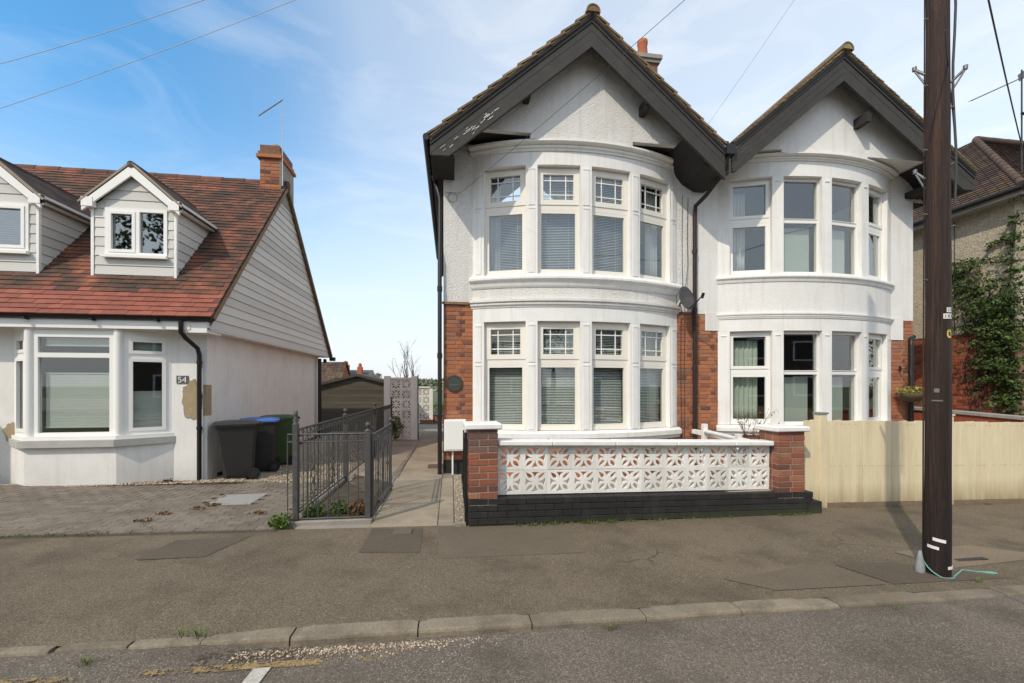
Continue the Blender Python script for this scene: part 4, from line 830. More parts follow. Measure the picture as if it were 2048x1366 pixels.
# bare patches where render has fallen
def blob(c, rx, rz_, y0, y1, seed, m='barep', nm_='bare_patch'):
    p = [(c[0] + rx * math.cos(t) * (1 + 0.30 * noise.noise(Vector((math.cos(t) * 2, math.sin(t) * 2, seed))) + 0.12 * noise.noise(Vector((math.cos(t) * 9, math.sin(t) * 9, seed)))), c[1] + rz_ * math.sin(t) * (1 + 0.30 * noise.noise(Vector((math.cos(t) * 2, math.sin(t) * 2, seed))) + 0.12 * noise.noise(Vector((math.cos(t) * 9, math.sin(t) * 9, seed))))) for t in [i * 6.283 / 60 for i in range(60)]]
    q_ = [(c[0] + (a_ - c[0]) * 1.07 - 0.004, c[1] + (b_ - c[1]) * 1.04 - 0.003) for a_, b_ in p]; MB().prism(q_, y0 - 0.003, y1 - 0.001).build('patch_shadow_rim', M['cement'], B); y0 -= 0.005  # darker cement rim paints the thin shadow of a recessed edge
    return MB().prism(p, y0, y1).build(nm_, M[m], B)
blob((-4.12, 1.38), 0.135, 0.30, BW - 0.004, BW + 0.01, 3)
MB().box(-3.955, BX + 0.003, BW - 0.0035, BW + 0.12, 1.12, 1.62).build('bare_patch', M['barep'], B)
blob((-6.62, 0.90), 0.10, 0.14, BW - 0.012, BW + 0.01, 6)
sn = thing('house_number', 'small grey slate plaque reading 54 on the bungalow wall', 'house number', (-4.26, BW - 0.012, 1.66))
MB().box(-4.345, -4.175, BW - 0.014, BW - 0.001, 1.64, 1.765).build('plaque', M['slate'], sn)
fc = bpy.data.curves.new('numerals', 'FONT'); fc.body = '54'; fc.size = 0.135; fc.extrude = 0.001; fc.align_x = 'CENTER'
fo = bpy.data.objects.new('tmp', fc); C.objects.link(fo); bpy.context.view_layer.update()
tm = bpy.data.meshes.new_from_object(fo.evaluated_get(bpy.context.evaluated_depsgraph_get())); bpy.data.objects.remove(fo)
tm.materials.clear(); tm.materials.append(M['tagw']); link(tm, 'numerals', sn, (-4.26, BW - 0.0165, 1.655), (rad(90), 0, 0))
# roof
rd = Vector((0, rg[0] - ev[0], rg[1] - ev[1])); RL = rd.length; ru = rd / RL; rn = Vector((0, -ru.z, ru.y))
nrow = 42; gauge = RL / nrow; tw = 0.165; VX = -3.60
fieldm = MB(); tcnt = 0
tl_m = {k: shared(('tile', k), lambda k=k: MB().obox((0, 0, 0), (tw / 2 - 0.0016, 0, 0), ru * (gauge / 2 + 0.012), rn * 0.009).mesh('roof_tile', M[k])) for k in ('tile', 'tile_new')}
for r in range(nrow):
    p0 = Vector((0, ev[0] - 0.05, ev[1] + 0.0)) + ru * ((r + 0.5) * gauge)
    j = 0; x = VX - (tw / 2 if r % 2 else 0)
    if r % 2:
        pass
    while x > -9.9:
        c = Vector((x - tw / 2, p0.y, p0.z)) + rn * (0.022 + R.uniform(-0.0025, 0.0025))
        tilt = (ru * math.cos(0.10) - rn * math.sin(0.10) * -1)
        if tcnt < 300 and x > -7.4 and not (r > 5):
            o = link(tl_m['tile_new' if r < 5 or (R.random() < 0.1) else 'tile'], 'roof_tile', B, c, (-0.12 + R.uniform(-.008, .008), R.uniform(-.01, .01), R.uniform(-.008, .008))); tcnt += 1
        else:
            u2 = (ru * math.cos(0.12) - rn * math.sin(0.12)); n2 = Vector((0, -u2.z, u2.y))
            dj = R.uniform(-0.004, 0.004)
            if r < 5:
                CACHE.setdefault('newfield', MB()).obox(c, (tw / 2 - 0.0016, 0, 0), u2 * (gauge / 2 + 0.012), n2 * 0.009)
            else: fieldm.obox(c + u2 * dj, (tw / 2 - 0.0016, 0, 0), u2 * (gauge / 2 + 0.012), n2 * 0.009)
        x -= tw
    if r % 2: fieldm.obox(Vector((VX - tw / 4, p0.y, p0.z)) + rn * 0.022, (tw / 4 - 0.003, 0, 0), ru * (gauge / 2 + 0.01), rn * 0.007)
fieldm.build('roof_tile_field', M['tile_i'], B, kind='stuff', recentre=False)
CACHE['newfield'].build('newer_tile_field', M['tile_new'], B, kind='stuff', recentre=False)
MB().prism([(ev[0] - 0.02, ev[1] - 0.03), (rg[0], rg[1] - 0.03), (re_[0], re_[1] - 0.03), (re_[0], re_[1] - 0.0), (rg[0], rg[1] + 0.012), (ev[0] - 0.03, ev[1] + 0.0)], -12, -3.62, 'x').build('roof_deck', M['tile_d'], B)
x = -3.6
while x > -12:
    MB().tube([(x, rg[0], rg[1] + 0.0), (x - 0.44, rg[0], rg[1] + 0.0 + R.uniform(-.006, .006))], [0.105, 0.098], 10).build('ridge_tile', M['tile'], B); x -= 0.445
# boarded gable: one part per board
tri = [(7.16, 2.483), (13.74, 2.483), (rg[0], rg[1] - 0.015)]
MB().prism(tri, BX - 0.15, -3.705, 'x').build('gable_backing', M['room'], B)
zb = 2.483; k = 0
while zb < rg[1] - 0.03:
    # polygon clip in (y,z) using generic clipper
    p = clip(clip(list(tri), 0, 1, zb + 0.150), 0, -1, -zb)
    if len(p) > 2:
        zlo = min(q[1] for q in p); vs = [(-3.70 + (0.020 - 0.014 * (q[1] - zlo) / 0.15), q[0], q[1]) for q in p] + [(-3.704, q[0], q[1]) for q in p]; n = len(p)
        mb = MB(); mb.add(vs, [tuple(range(n)), tuple(range(2 * n - 1, n - 1, -1))] + [(i, (i + 1) % n, (i + 1) % n + n, i + n) for i in range(n)]); mb.build('cladding_board', M['clad'], B)
    zb += 0.153; k += 1
MB().box(BX + 0.001, -3.69, 7.2, 13.7, 2.462, 2.482).build('gable_soffit', M['upvc'], B)
for (a, b) in ((ev, rg), (rg, re_)):
    d = Vector((0, b[0] - a[0], b[1] - a[1])); u = d.normalized(); nn = Vector((0, -u.z, u.y))
    if nn.z < 0: nn = -nn
    c = Vector((-3.635, (a[0] + b[0]) / 2, (a[1] + b[1]) / 2)) - nn * 0.03
    MB().obox(c, (0.028, 0, 0), u * (d.length / 2 - 0.02), nn * 0.035).build('verge_board', M['verge'], B)
MB().tube([(-3.66, 13.62, 2.42), (-3.50, 13.62, 2.42)], 0.06, 8).build('gutter', M['black'], B)
MB().tube([(-3.80, 13.1, 2.40), (-3.80, 13.1, 0.0)], 0.05, 8).build('downpipe', M['black'], B)
MB().tube([(-3.8, 13.62, 2.42), (-3.8, 13.62, 2.30)], 0.05, 8).build('gutter', M['black'], B)
# chimney on the gable
ck = MB().box(-4.10, -3.70, 9.9, 10.66, 5.4, 6.55).build('chimney', M['mortar_o'], B)
zc = 5.62; rw = 0
while zc < 6.54:
    xx = -4.10 + (0 if rw % 2 else -0.0); seq = [0.215, 0.1025] if rw % 2 == 0 else [0.1025, 0.215]
    for i in range(2):
        w = seq[i] if i == 0 else (-3.70 - xx); w = min(w, -3.70 - xx)
        link(brickmesh(w, 0.064, 0.02, 'brick'), 'brick', ck, (xx + w / 2, 9.892, zc)); xx += w + 0.01
    zc += 0.075; rw += 1
MB().box(-3.699, -3.68, 9.89, 10.67, 5.6, 6.55).build('chimney_render', M['cement'], ck)
MB().box(-4.15, -3.705, 9.86, 10.70, 5.50, 5.72).build('chimney_flashing', M['lead'], ck)
MB().box(-4.16, -3.64, 9.84, 10.72, 6.551, 6.62).build('chimney_cap', M['brick_i'], ck); MB().box(-4.13, -3.67, 9.87, 10.69, 6.621, 6.69).build('chimney_cap', M['verge_i'], ck); MB().box(-4.10, -3.70, 9.9, 10.66, 6.691, 6.84).build('chimney_cap', M['verge_i'], ck)
MB().lathe([(0.09, 0), (0.085, 0.13), (0.0, 0.13)], (-3.88, 10.15, 6.84), 12).build('chimney_pot', M['cement'], ck)
# dormers
def dormer(x0, x1, w0, w1, wz0, wz1, split, yd=7.68):
    zb_, ze = 3.22, 4.47; xc = (x0 + x1) / 2; hw = (x1 - x0) / 2; za = 5.13; ov = 0.10; pit = (za - 4.50) / (hw + ov)
    yr = ev[0] + (ze - ev[1]) / 1.128   # where eaves meet the roof
    D = B
    # window opening: boards left, right, above, below
    z = zb_ + 0.02
    while z < 5.0:
        z2 = z + 0.148; p = [(x0 + 0.03, z), (x1 - 0.03, z), (x1 - 0.03, z2), (x0 + 0.03, z2)]
        p = clip(clip(p, pit, 1, za - 0.12 + pit * xc), -pit, 1, za - 0.12 - pit * xc)
        parts = [p]
        if z2 > wz0 and z < wz1: parts = [clip(p, 1, 0, w0 - 0.002), clip(p, -1, 0, -w1 - 0.002)] + ([clip(p, 0, -1, -wz1)] if z2 > wz1 else []) + ([clip(p, 0, 1, wz0)] if z < wz0 else [])
        if len(parts) > 2: parts = parts[:2] + [clip(clip(q, -1, 0, -w0), 1, 0, w1) for q in parts[2:] if len(q) > 2]
        for q in parts:
            if len(q) > 2 and (max(t[1] for t in q) - min(t[1] for t in q)) > 0.01:
                n = len(q); vs = [(t[0], yd - 0.02 + 0.012 * (t[1] - z) / 0.148, t[1]) for t in q] + [(t[0], yd + 0.002, t[1]) for t in q]
                mb = MB(); mb.add(vs, [tuple(range(n)), tuple(range(2 * n - 1, n - 1, -1))] + [(i, (i + 1) % n, (i + 1) % n + n, i + n) for i in range(n)]); mb.build('cladding_board', M['clad'], D)
        z = z2 + 0.003
    for sx, xx in ((-1, x0), (1, x1)):    # cheeks, one board at a time
        MB().box(xx - 0.02, xx + 0.02, yd - 0.026, yd + 0.02, zb_, ze).build('corner_trim', M['upvc'], D)
        z = zb_ + 0.02
        while z < ze:
            z2 = min(z + 0.148, ze); yl = lambda q: ev[0] + (q - ev[1]) / 1.128 + 0.1
            vs = []
            for xo in (xx + sx * 0.016, xx - sx * 0.004):
                o2 = xx + sx * 0.004 if xo == xx + sx * 0.016 else xo
                vs += [(xo, yd + 0.02, z), (xo, yl(z), z), (o2, yl(z2), z2), (o2, yd + 0.02, z2)]
            MB().add(vs, [(0, 1, 2, 3), (7, 6, 5, 4), (0, 4, 5, 1), (1, 5, 6, 2), (2, 6, 7, 3), (3, 7, 4, 0)]).build('cladding_board', M['clad'], D)
            z = z2 + 0.003
        MB().box(xx - 0.012, xx + 0.003, yd + 0.01, yr + 0.3, zb_ - 0.2, ze).build('cheek_core', M['room'], D)
        # eaves fascia running back
        fx = xc + sx * (hw + ov); MB().box(min(fx, fx - sx * 0.03), max(fx, fx - sx * 0.03), yd - 0.09, yr + 0.15, ze - 0.0, ze + 0.12).build('fascia', M['upvc'], D)
        MB().box(min(xx + sx * 0.02, fx - sx * 0.031), max(xx + sx * 0.02, fx - sx * 0.031), yd - 0.06, yr + 0.1, ze + 0.002, ze + 0.02).build('dormer_soffit', M['upvc'], D)
        # barge board, block end, tiles
        p = [(xc, za), (fx, za - pit * (hw + ov)), (fx, za - pit * (hw + ov) - 0.13), (xc, za - 0.17)]
        MB().prism(p if sx > 0 else p[::-1], yd - 0.10, yd - 0.07).build('barge_board', M['upvc'], D)
        MB().box(min(fx, fx - sx * 0.16), max(fx, fx - sx * 0.16), yd - 0.108, yd - 0.03, ze - 0.03, ze + 0.115).build('barge_end', M['upvc'], D)
        # roof slope
        ym = yr + 0.9; tfm = MB(); sl = math.hypot(hw + ov, pit * (hw + ov)); n = 8; uu = Vector((sx * (hw + ov), 0, -pit * (hw + ov))) / sl; nn = Vector((sx * pit, 0, 1)).normalized()
        y = yd - 0.09
        while y < 10.2:
            for i in range(n):
                c = Vector((xc, y + 0.08, za)) + uu * (sl * (i + 0.5) / n + 0.02) + nn * 0.03
                if c.z > rz(c.y) - 0.05: tfm.obox(c, uu * (sl / n / 2 + 0.01) + nn * 0.0 - nn * 0.006, (0, 0.078, 0), nn * 0.006)
            y += 0.16
        tfm.build('dormer_tile_field', M['tile_d'], D, kind='stuff', recentre=False)
        MB().obox(Vector((xc, (yd - 0.1 + 10.0) / 2, za)) + uu * (sl / 2 + 0.0) + nn * 0.008, uu * (sl / 2), (0, (10.0 - yd + 0.1) / 2, 0), nn * 0.007).build('roof_deck', M['tile_d'], D)
        MB().obox(Vector((xc, yd - 0.085, za)) + uu * (sl / 2 + 0.01) + nn * 0.03, uu * (sl / 2 + 0.02), (0, 0.025, 0), nn * 0.015).build('verge_mortar', M['mortar'], D)
    MB().tube([(xc, yd - 0.11, za + 0.01), (xc, 10.3, za + 0.01)], 0.055, 8).build('dormer_ridge', M['tile'], D)
    MB().add([(x0 - 0.05, 7.72, 3.255), (x1 + 0.02, 7.72, 3.255), (x1 + 0.04, 7.56, 3.175), (x0 - 0.08, 7.56, 3.175), (x0 - 0.05, 7.72, 3.27), (x1 + 0.02, 7.72, 3.27), (x1 + 0.04, 7.56, 3.19), (x0 - 0.08, 7.56, 3.19)], [(0, 1, 2, 3), (4, 5, 6, 7), (0, 1, 5, 4), (1, 2, 6, 5), (2, 3, 7, 6), (3, 0, 4, 7)]).build('lead_apron', M['lead'], D)
    # window
    w = w1 - w0; h = wz1 - wz0; e = 0.05; fr = MB()
    y0, y1 = -0.03, 0.04; c = ((w0 + w1) / 2, yd, wz0)
    fr.box(-w / 2, -w / 2 + e, y0, y1, 0, h); fr.box(w / 2 - e, w / 2, y0, y1, 0, h); fr.box(-w / 2 + e, w / 2 - e, y0, y1, 0, e); fr.box(-w / 2 + e, w / 2 - e, y0, y1, h - e, h)
    sx_ = split
    if split is not None: fr.box(split - 0.03, split + 0.03, y0 - 0.003, y1, e, h - e)
    wo = link(fr.mesh('window', M['upvc']), 'window', D, c)
    cells = [(-w / 2 + e, w / 2 - e)] if split is None else [(-w / 2 + e, split - 0.03), (split + 0.03, w / 2 - e)]
    for i, (a, b) in enumerate(cells):
        if i == 0:
            s_ = 0.045; sm = MB(); sm.box(a, a + s_, y0 - 0.012, 0.0, e, h - e); sm.box(b - s_, b, y0 - 0.012, 0, e, h - e); sm.box(a + s_, b - s_, y0 - 0.012, 0, e, e + s_); sm.box(a + s_, b - s_, y0 - 0.012, 0, h - e - s_, h - e); sm.local('sash', M['upvc'], wo)
        MB().box(a, b, 0.005, 0.011, e, h - e).local('pane', M['glass_d'], wo)
    MB().box(-w / 2 - 0.03, w / 2 + 0.02, y0 - 0.06, y0 - 0.001, -0.045, 0.0).local('sill', M['upvc'], wo)
    MB().box(x0 + 0.03, x1 - 0.03, yd + 0.9, yd + 0.92, wz0 - 0.1, wz1 + 0.1).build('dark_room_panel', M['ink'], D)  # near-black panel: shade of the dormer room put into its colour
dormer(-5.66, -4.46, -5.48, -4.58, 3.70, 4.46, 0.02)
dormer(-7.62, -6.42, -7.44, -6.54, 3.70, 4.46, None)
t = thing('venetian_blind', 'white venetian blind in the left dormer window at the photo edge', 'venetian blind', (-6.95, 7.80, 4.40))
MB().box(-0.4, 0.36, -0.01, 0.02, -0.03, 0).local('head_rail', M['upvc'], t)
slm = MB().obox((0, 0, 0), (0.38, 0, 0), (0, 0.013, 0.010), (0, 0, 0.001)).mesh('slat', M['blind'])
for i in range(16): link(slm, 'slat', t, (-0.02, 0, -0.05 - i * 0.036), local=True)
rb = MB().box(-4.98, -4.66, 7.80, 7.82, 4.28, 4.40).build('roller_blind', M['cell']); props(rb, 'rolled up pale blind at the top of the right light of the middle dormer', 'roller blind')
# aerial on the bungalow chimney
ae = thing('television_aerial', 'pale stick aerial on thin mast above the bungalow chimney', 'aerial', (-3.90, 9.87, 6.2))
MB().tube([(-3.628, 9.86, 5.95), (-3.628, 9.86, 6.85), (-3.628, 9.86, 7.801)], [0.014, 0.010, 0.005], 6).build('mast', M['wire_w'], ae)
MB().tube([(-3.628, 9.86, 7.821), (-4.104, 9.86, 7.441)], 0.012, 6).build('boom', M['galv'], ae)
for i in range(12):
    t_ = i / 11; c = Vector((-3.628, 9.86, 7.821)).lerp(Vector((-4.104, 9.86, 7.441)), t_); MB().tube([c + Vector((-0.03, 0.05, 0)), c + Vector((0.03, -0.05, 0))], 0.004, 4).build('element', M['galv'], ae)

# ------------------------------------------------------------------ FRONT WALL
yaw = 0.04
FW = thing('front_wall', 'low white pierced block wall between two brick piers on a black plinth', 'wall', (0.2, 4.84, 0), None, (0, 0, yaw))
sl_ = 0.027
def blockmesh():
    cu = bpy.data.curves.new('b', 'CURVE'); cu.dimensions = '2D'; cu.fill_mode = 'BOTH'; cu.extrude = 0.021
    def sp(pts):
        s_ = cu.splines.new('POLY'); s_.points.add(len(pts) - 1)
        for i, p in enumerate(pts): s_.points[i].co = (p[0], p[1], 0, 1)
        s_.use_cyclic_u = True
    h = 0.1469; sp([(-h, -h), (h, -h), (h, h), (-h, h)])
    for k in range(4):
        a = k * math.pi / 2; ca, sa = math.cos(a), math.sin(a); rt = lambda p: (ca * p[0] - sa * p[1], sa * p[0] + ca * p[1])
        n = 6; q = []       # curved triangle on the +y side
        for i in range(n + 1):
            t = i / n; q.append((-0.003 - 0.041 * (1 - t) ** 1.8, 0.115 - 0.080 * t))
        q = q[:-1] + [(0, 0.031)] + [(-p[0], p[1]) for p in q[:-1][::-1]]
        sp([rt(p) for p in q])
        q = []              # leaf slot on the diagonal
        d0, d1 = 0.050, 0.158
        for i in range(n + 1): t = i / n; q.append((d0 + (d1 - d0) * t, 0.0225 * math.sin(math.pi * (t ** 0.75))))
        q = q + [(p[0], -p[1]) for p in q[1:-1][::-1]]
        c4 = math.cos(math.pi / 4); sp([rt((p[0] * c4 - p[1] * c4, p[0] * c4 + p[1] * c4)) for p in q])
    o = bpy.data.objects.new('t', cu); C.objects.link(o); bpy.context.view_layer.update()
    me = bpy.data.meshes.new_from_object(o.evaluated_get(bpy.context.evaluated_depsgraph_get())); bpy.data.objects.remove(o)
    me.name = 'screen_block'; me.materials.clear(); me.materials.append(M['wtile']); return me
SB = blockmesh()
for i in range(12):
    for r in range(2):
        x = 0.345 + 0.153 + i * 0.3055; ob_ = link(SB, 'screen_block', FW, (x, 0.145, 0.330 - sl_ * x * 0.95 + 0.1455 + r * 0.2885), (rad(90), sl_, 0), local=True); ob_.scale = (1.038, 1, 1)
cop = [0.34, 1.0, 1.8, 2.62, 3.44, 4.018]
for a, b in zip(cop, cop[1:]):
    w = b - a - 0.006; link(MB().cbox(-w / 2, w / 2, 0, 0.22, 0, 0.062, 0.012).mesh('coping_stone', M['vwhite']), 'coping_stone', FW, ((a + b) / 2, 0.035, 0.330 - sl_ * (a + b) / 2 * 0.95 + 0.583), (0, sl_, R.uniform(-.003, .003)), local=True)
MB().cbox(0.34, 4.01, 0.09, 0.20, 0.20, 0.328 - sl_ * 3.9, 0.004).local('bed_mortar', M['mortar'], FW)
# black painted plinth, brick by brick
MB().box(0.006, 4.56, 0.012, 0.21, -0.25, 0.10).local('plinth_core', M['blackp'], FW)
n_ = 0
for r in range(4):
    x = -0.0 - (0.11 if r % 2 else 0)
    while x < 4.57:
        a, b = max(x, 0.0), min(x + 0.216, 4.57)
        if b - a > 0.03:
            z0_ = 0.245 - r * 0.075 - sl_ * (a + b) / 2
            link(brickmesh(b - a, 0.069, 0.21, 'blackp'), 'plinth_brick', FW, ((a + b) / 2, R.uniform(0, 0.003), z0_), (0, sl_, 0), local=True)
        x += 0.224
MB().box(4.50, 4.70, -0.005, 0.24, -0.3, 0.06).local('plinth_end', M['blackp'], FW)
for x0, x1, z0_, z1_ in ((0.0, 0.335, 0.315, 1.105), (4.035, 4.44, 0.200, 1.0)):
    MB().box(x0 + 0.007, x1 - 0.007, 0.007, 0.323, z0_ - 0.1, z1_ - 0.004).local('pier_core', M['mortar'], FW)
    z = z0_; r = 0
    while z < z1_ - 0.03:
        for side in range(2):
            yy_ = 0.0 if side == 0 else 0.228; seq = [0.215, x1 - x0 - 0.225] if (r + side) % 2 else [x1 - x0 - 0.225, 0.215]; x = x0
            for w in seq: link(brickmesh(w, min(0.065, z1_ - z), 0.102, 'pbrickd' if (x0 < 1 and z > 0.84) else 'pbrick'), 'brick', FW, (x + w / 2, yy_ + R.uniform(-.002, .002), z), (0, 0, R.uniform(-.006, .006)), local=True); x += w + 0.010
        for xx in (x0, x1 - 0.102): link(brickmesh(0.102, min(0.065, z1_ - z), 0.104, 'pbrick'), 'brick', FW, (xx + 0.051, 0.113, z), local=True)
        z += 0.0755; r += 1
    MB().cbox(x0 - 0.045, x1 + 0.045, -0.045, 0.37, z1_, z1_ + 0.065, 0.012).local('pier_cap', M['vwhite'], FW)
gt = thing('garden_gate', 'black flat metal gate seen edge on beside the left brick pier', 'gate', (0.155, 4.93, 0))
MB().box(0.155, 0.185, 4.93, 4.97, 0.0, 1.06).build('post', M['blackiron'], gt)
for y_ in (5.0, 5.8): MB().box(0.16, 0.18, y_, y_ + 0.03, 0.08, 1.0).build('stile', M['blackiron'], gt)
for z_ in (0.1, 0.95): MB().box(0.161, 0.179, 5.031, 5.799, z_, z_ + 0.03).build('rail', M['blackiron'], gt)
for i in range(6): MB().box(0.165, 0.175, 5.12 + i * 0.11, 5.135 + i * 0.11, 0.13, 0.95).build('bar', M['blackiron'], gt)

# ------------------------------------------------------------------ CREAM FENCE
CF = thing('wooden_fence', 'cream painted close boarded fence in front of the right house', 'fence', (4.87, 5.28, 0))
x = 4.87; k = 0
while x < 11.5:
    w = R.choice([0.10, 0.125, 0.14, 0.12]); top = 1.235 - 0.0205 * x + R.uniform(-0.009, 0.009)
    if 5.07 < x + w / 2 < 5.18: x += 0.02
    pc = R.uniform(0, 0.002); b0 = gz(x, 0.06)
    mb = MB(); mb.cbox(x, x + w - 0.004, 5.28 + pc, 5.30 + pc, b0, top - 0.012, 0.003); mb.build('fence_board', M['fence'], CF); x += w; k += 1
nl = MB()
for i in range(150):
    x = 5.3 + i * 0.041 + R.uniform(-0.01, 0.01); zt = R.choice((1.17, 0.58, 0.575)) - 0.0205 * x; nl.box(x - 0.004, x + 0.004, 5.2765, 5.2795, zt, zt + 0.007)
nl.build('nail_heads', M['grvboard'], CF, kind='stuff')
for px0 in (5.10, 7.20, 9.3):
    MB().cbox(px0, px0 + 0.11, 5.255, 5.365, gz(px0, -0.1), 1.31 - 0.0205 * px0, 0.005).build('fence_post', M['fence'], CF)
    MB().box(px0 - 0.012, px0 + 0.122, 5.245, 5.375, 1.311 - 0.0205 * px0, 1.335 - 0.0205 * px0).build('post_cap', M['lead' if px0 < 6 else 'fence'], CF)
for (z_) in (0.25, 0.9):
    MB().add([(x_, y_, z_ + dz - 0.02 * x_) for x_ in (4.87, 11.5) for y_ in (5.307, 5.35) for dz in (0, 0.07)], [(0, 1, 3, 2), (4, 5, 7, 6), (0, 1, 5, 4), (2, 3, 7, 6), (0, 2, 6, 4), (1, 3, 7, 5)]).build('fence_rail', M['fence'], CF)
for a, b in ((4.95, 7.19), (7.21, 9.29), (9.31, 11.5)):
    MB().add([(x_, y_, dz - 0.02 * x_) for x_ in (a, b) for y_ in (5.262, 5.30) for dz in (-0.1, 0.058)], [(0, 1, 3, 2), (4, 5, 7, 6), (0, 1, 5, 4), (2, 3, 7, 6), (0, 2, 6, 4), (1, 3, 7, 5)]).build('gravel_board', M['grvboard'], CF)
# white low fence between the two front gardens
wf = thing('garden_rail', 'low white rail with two posts between the two front gardens', 'fence', (4.3, 5.6, 0))
MB().cbox(4.40, 4.48, 6.92, 7.0, 0, 0.93, 0.004).build('post', M['vwhite'], wf); MB().cbox(4.28, 4.36, 5.86, 5.94, 0, 0.87, 0.004).build('post', M['vwhite'], wf)
MB().tube([(4.44, 6.95, 0.80), (4.32, 5.9, 0.79), (4.27, 5.2, 0.79)], 0.045, 4).build('rail', M['vwhite'], wf)
MB().cbox(4.52, 4.60, 6.2, 7.5, 0.70, 0.78, 0.004).build('rail', M['vwhite'], wf)

# ------------------------------------------------------------------ IRON RAILINGS
def ring(mb, c, r, ax, n=10, t=0.005):
    pts = []
    for i in range(n + 1):
        a = 6.283 * i / n; pts.append((c[0] + (r * math.cos(a) if ax == 'x' else 0), c[1] + (r * math.cos(a) if ax == 'y' else 0), c[2] + r * math.sin(a)))
    mb.tube(pts, t, 4, False)
def railing(label, p, q, top, bot, nb, posts, ax, cat='railing', scrolls=(), name='iron_railing', ringstep=1):
    P, Q = Vector((*p, 0)), Vector((*q, 0)); T = thing(name, label, cat, (p[0], p[1], 0)); d = (Q - P)
    def at(t, z): v = P + d * t; return Vector((v.x, v.y, z))
    for z_, r_ in ((top, 0.013), (top - 0.085, 0.009), (bot, 0.013)): MB().tube([at(0, z_), at(1, z_)], r_, 4).build('rail', M['iron'], T)
    L_ = d.length; bm_ = MB().tube([(0, 0, 0), (0, 0, top - bot)], 0.0065, 5).mesh('bar', M['iron'])
    for i in range(nb + 1): link(bm_, 'bar', T, at(i / nb, bot))
    rg_ = MB(); ring(rg_, (0, 0, 0), 0.034, ax, 8, 0.004); rm = rg_.mesh('ring', M['iron'])
    n = int(L_ / 0.085)
    for i in range(n): link(rm, 'ring', T, at((i + 0.5) / n, top - 0.043))
    for (t, w, hgt, fin) in posts:
        c = at(t, -0.05); po = MB().cbox(c.x - w, c.x + w, c.y - w, c.y + w, -0.05, hgt, 0.004).build('post', M['iron'], T)
        if fin == 'ball': MB().lathe([(w * 1.3, 0), (w * 1.3, 0.012), (0.012, 0.02), (0.012, 0.035), (0.030, 0.055), (0.034, 0.075), (0.024, 0.098), (0, 0.106)], (c.x, c.y, hgt), 10).build('finial', M['iron'], po)
        else: MB().lathe([(w * 1.2, 0), (w * 1.2, 0.012), (0.02, 0.02), (0.036, 0.05), (0.016, 0.08), (0.022, 0.11), (0.022, 0.16), (0, 0.165)], (c.x, c.y, hgt), 8).build('finial', M['iron'], po)
    for t, s_ in scrolls:
        mb = MB(); dv = d.normalized()
        for hf in (-1, 1):
            pts = []
            for i in range(15):
                u = i / 14; zz_ = bot + 0.12 + (top - bot - 0.32) * u; w_ = 0.028 * math.sin(u * 12.5) * hf * s_; v = at(t, zz_) + dv * w_; pts.append(v)
            mb.tube(pts, 0.006, 5)
        for zz_ in (0.45, 0.62): mb.tube([at(t, zz_ * (top - bot) + bot - 0.05), at(t, zz_ * (top - bot) + bot), at(t, zz_ * (top - bot) + bot + 0.05)], [0.004, 0.02, 0.004], 6)
        mb.build('scroll_bar', M['iron'], T)
    return T
railing('short grey iron railing panel facing the pavement', (-1.83, 5.12), (-0.95, 5.10), 1.05, 0.09, 8, [(0.10, 0.028, 1.16, 'urn'), (1.0, 0.030, 1.08, 'ball')], 'x', scrolls=((0.32, 1), (0.55, -1)))
railing('long grey iron railing running back beside the bungalow drive', (-1.75, 5.25), (-1.60, 11.9), 1.10, 0.13, 52, [(0.30, 0.032, 1.13, 'ball'), (0.66, 0.032, 1.13, 'ball'), (1.0, 0.02, 1.2, 'ball')], 'y', scrolls=((0.10, 1), (0.2, 1), (0.42, 1), (0.55, 1)))
railing('open grey iron gate leaf along the left side of the path', (-0.925, 5.16), (-0.905, 6.62), 1.02, 0.06, 10, [(0.0, 0.022, 1.03, 'ball'), (1.0, 0.018, 1.02, 'ball')], 'y', cat='gate', scrolls=((0.3, 1), (0.55, -1), (0.8, 1)), name='iron_gate')
bk = MB(); bk.cbox(-1.86, -0.9, 5.06, 5.2, -0.05, 0.075, 0.01); o = bk.build('bed_kerb', M['concrete']); props(o, 'low concrete kerb under the short iron railing panel', 'kerb edging')
bk = MB(); bk.cbox(-1.82, -1.70, 5.21, 7.3, -0.05, 0.10, 0.01); o = bk.build('bed_kerb', M['concrete']); props(o, 'concrete kerb under the long iron railing on the drive side', 'kerb edging')
sheet('soil_bed', [(-1.695, 5.205), (-0.97, 5.205), (-0.97, 6.2), (-1.695, 7.2)], 'soil', 0.03)
sheet('bed_slab', [(-1.15, 6.25), (-0.93, 5.9), (-0.93, 7.0), (-1.66, 7.7), (-1.6, 7.2)], 'asph_d', 0.034)

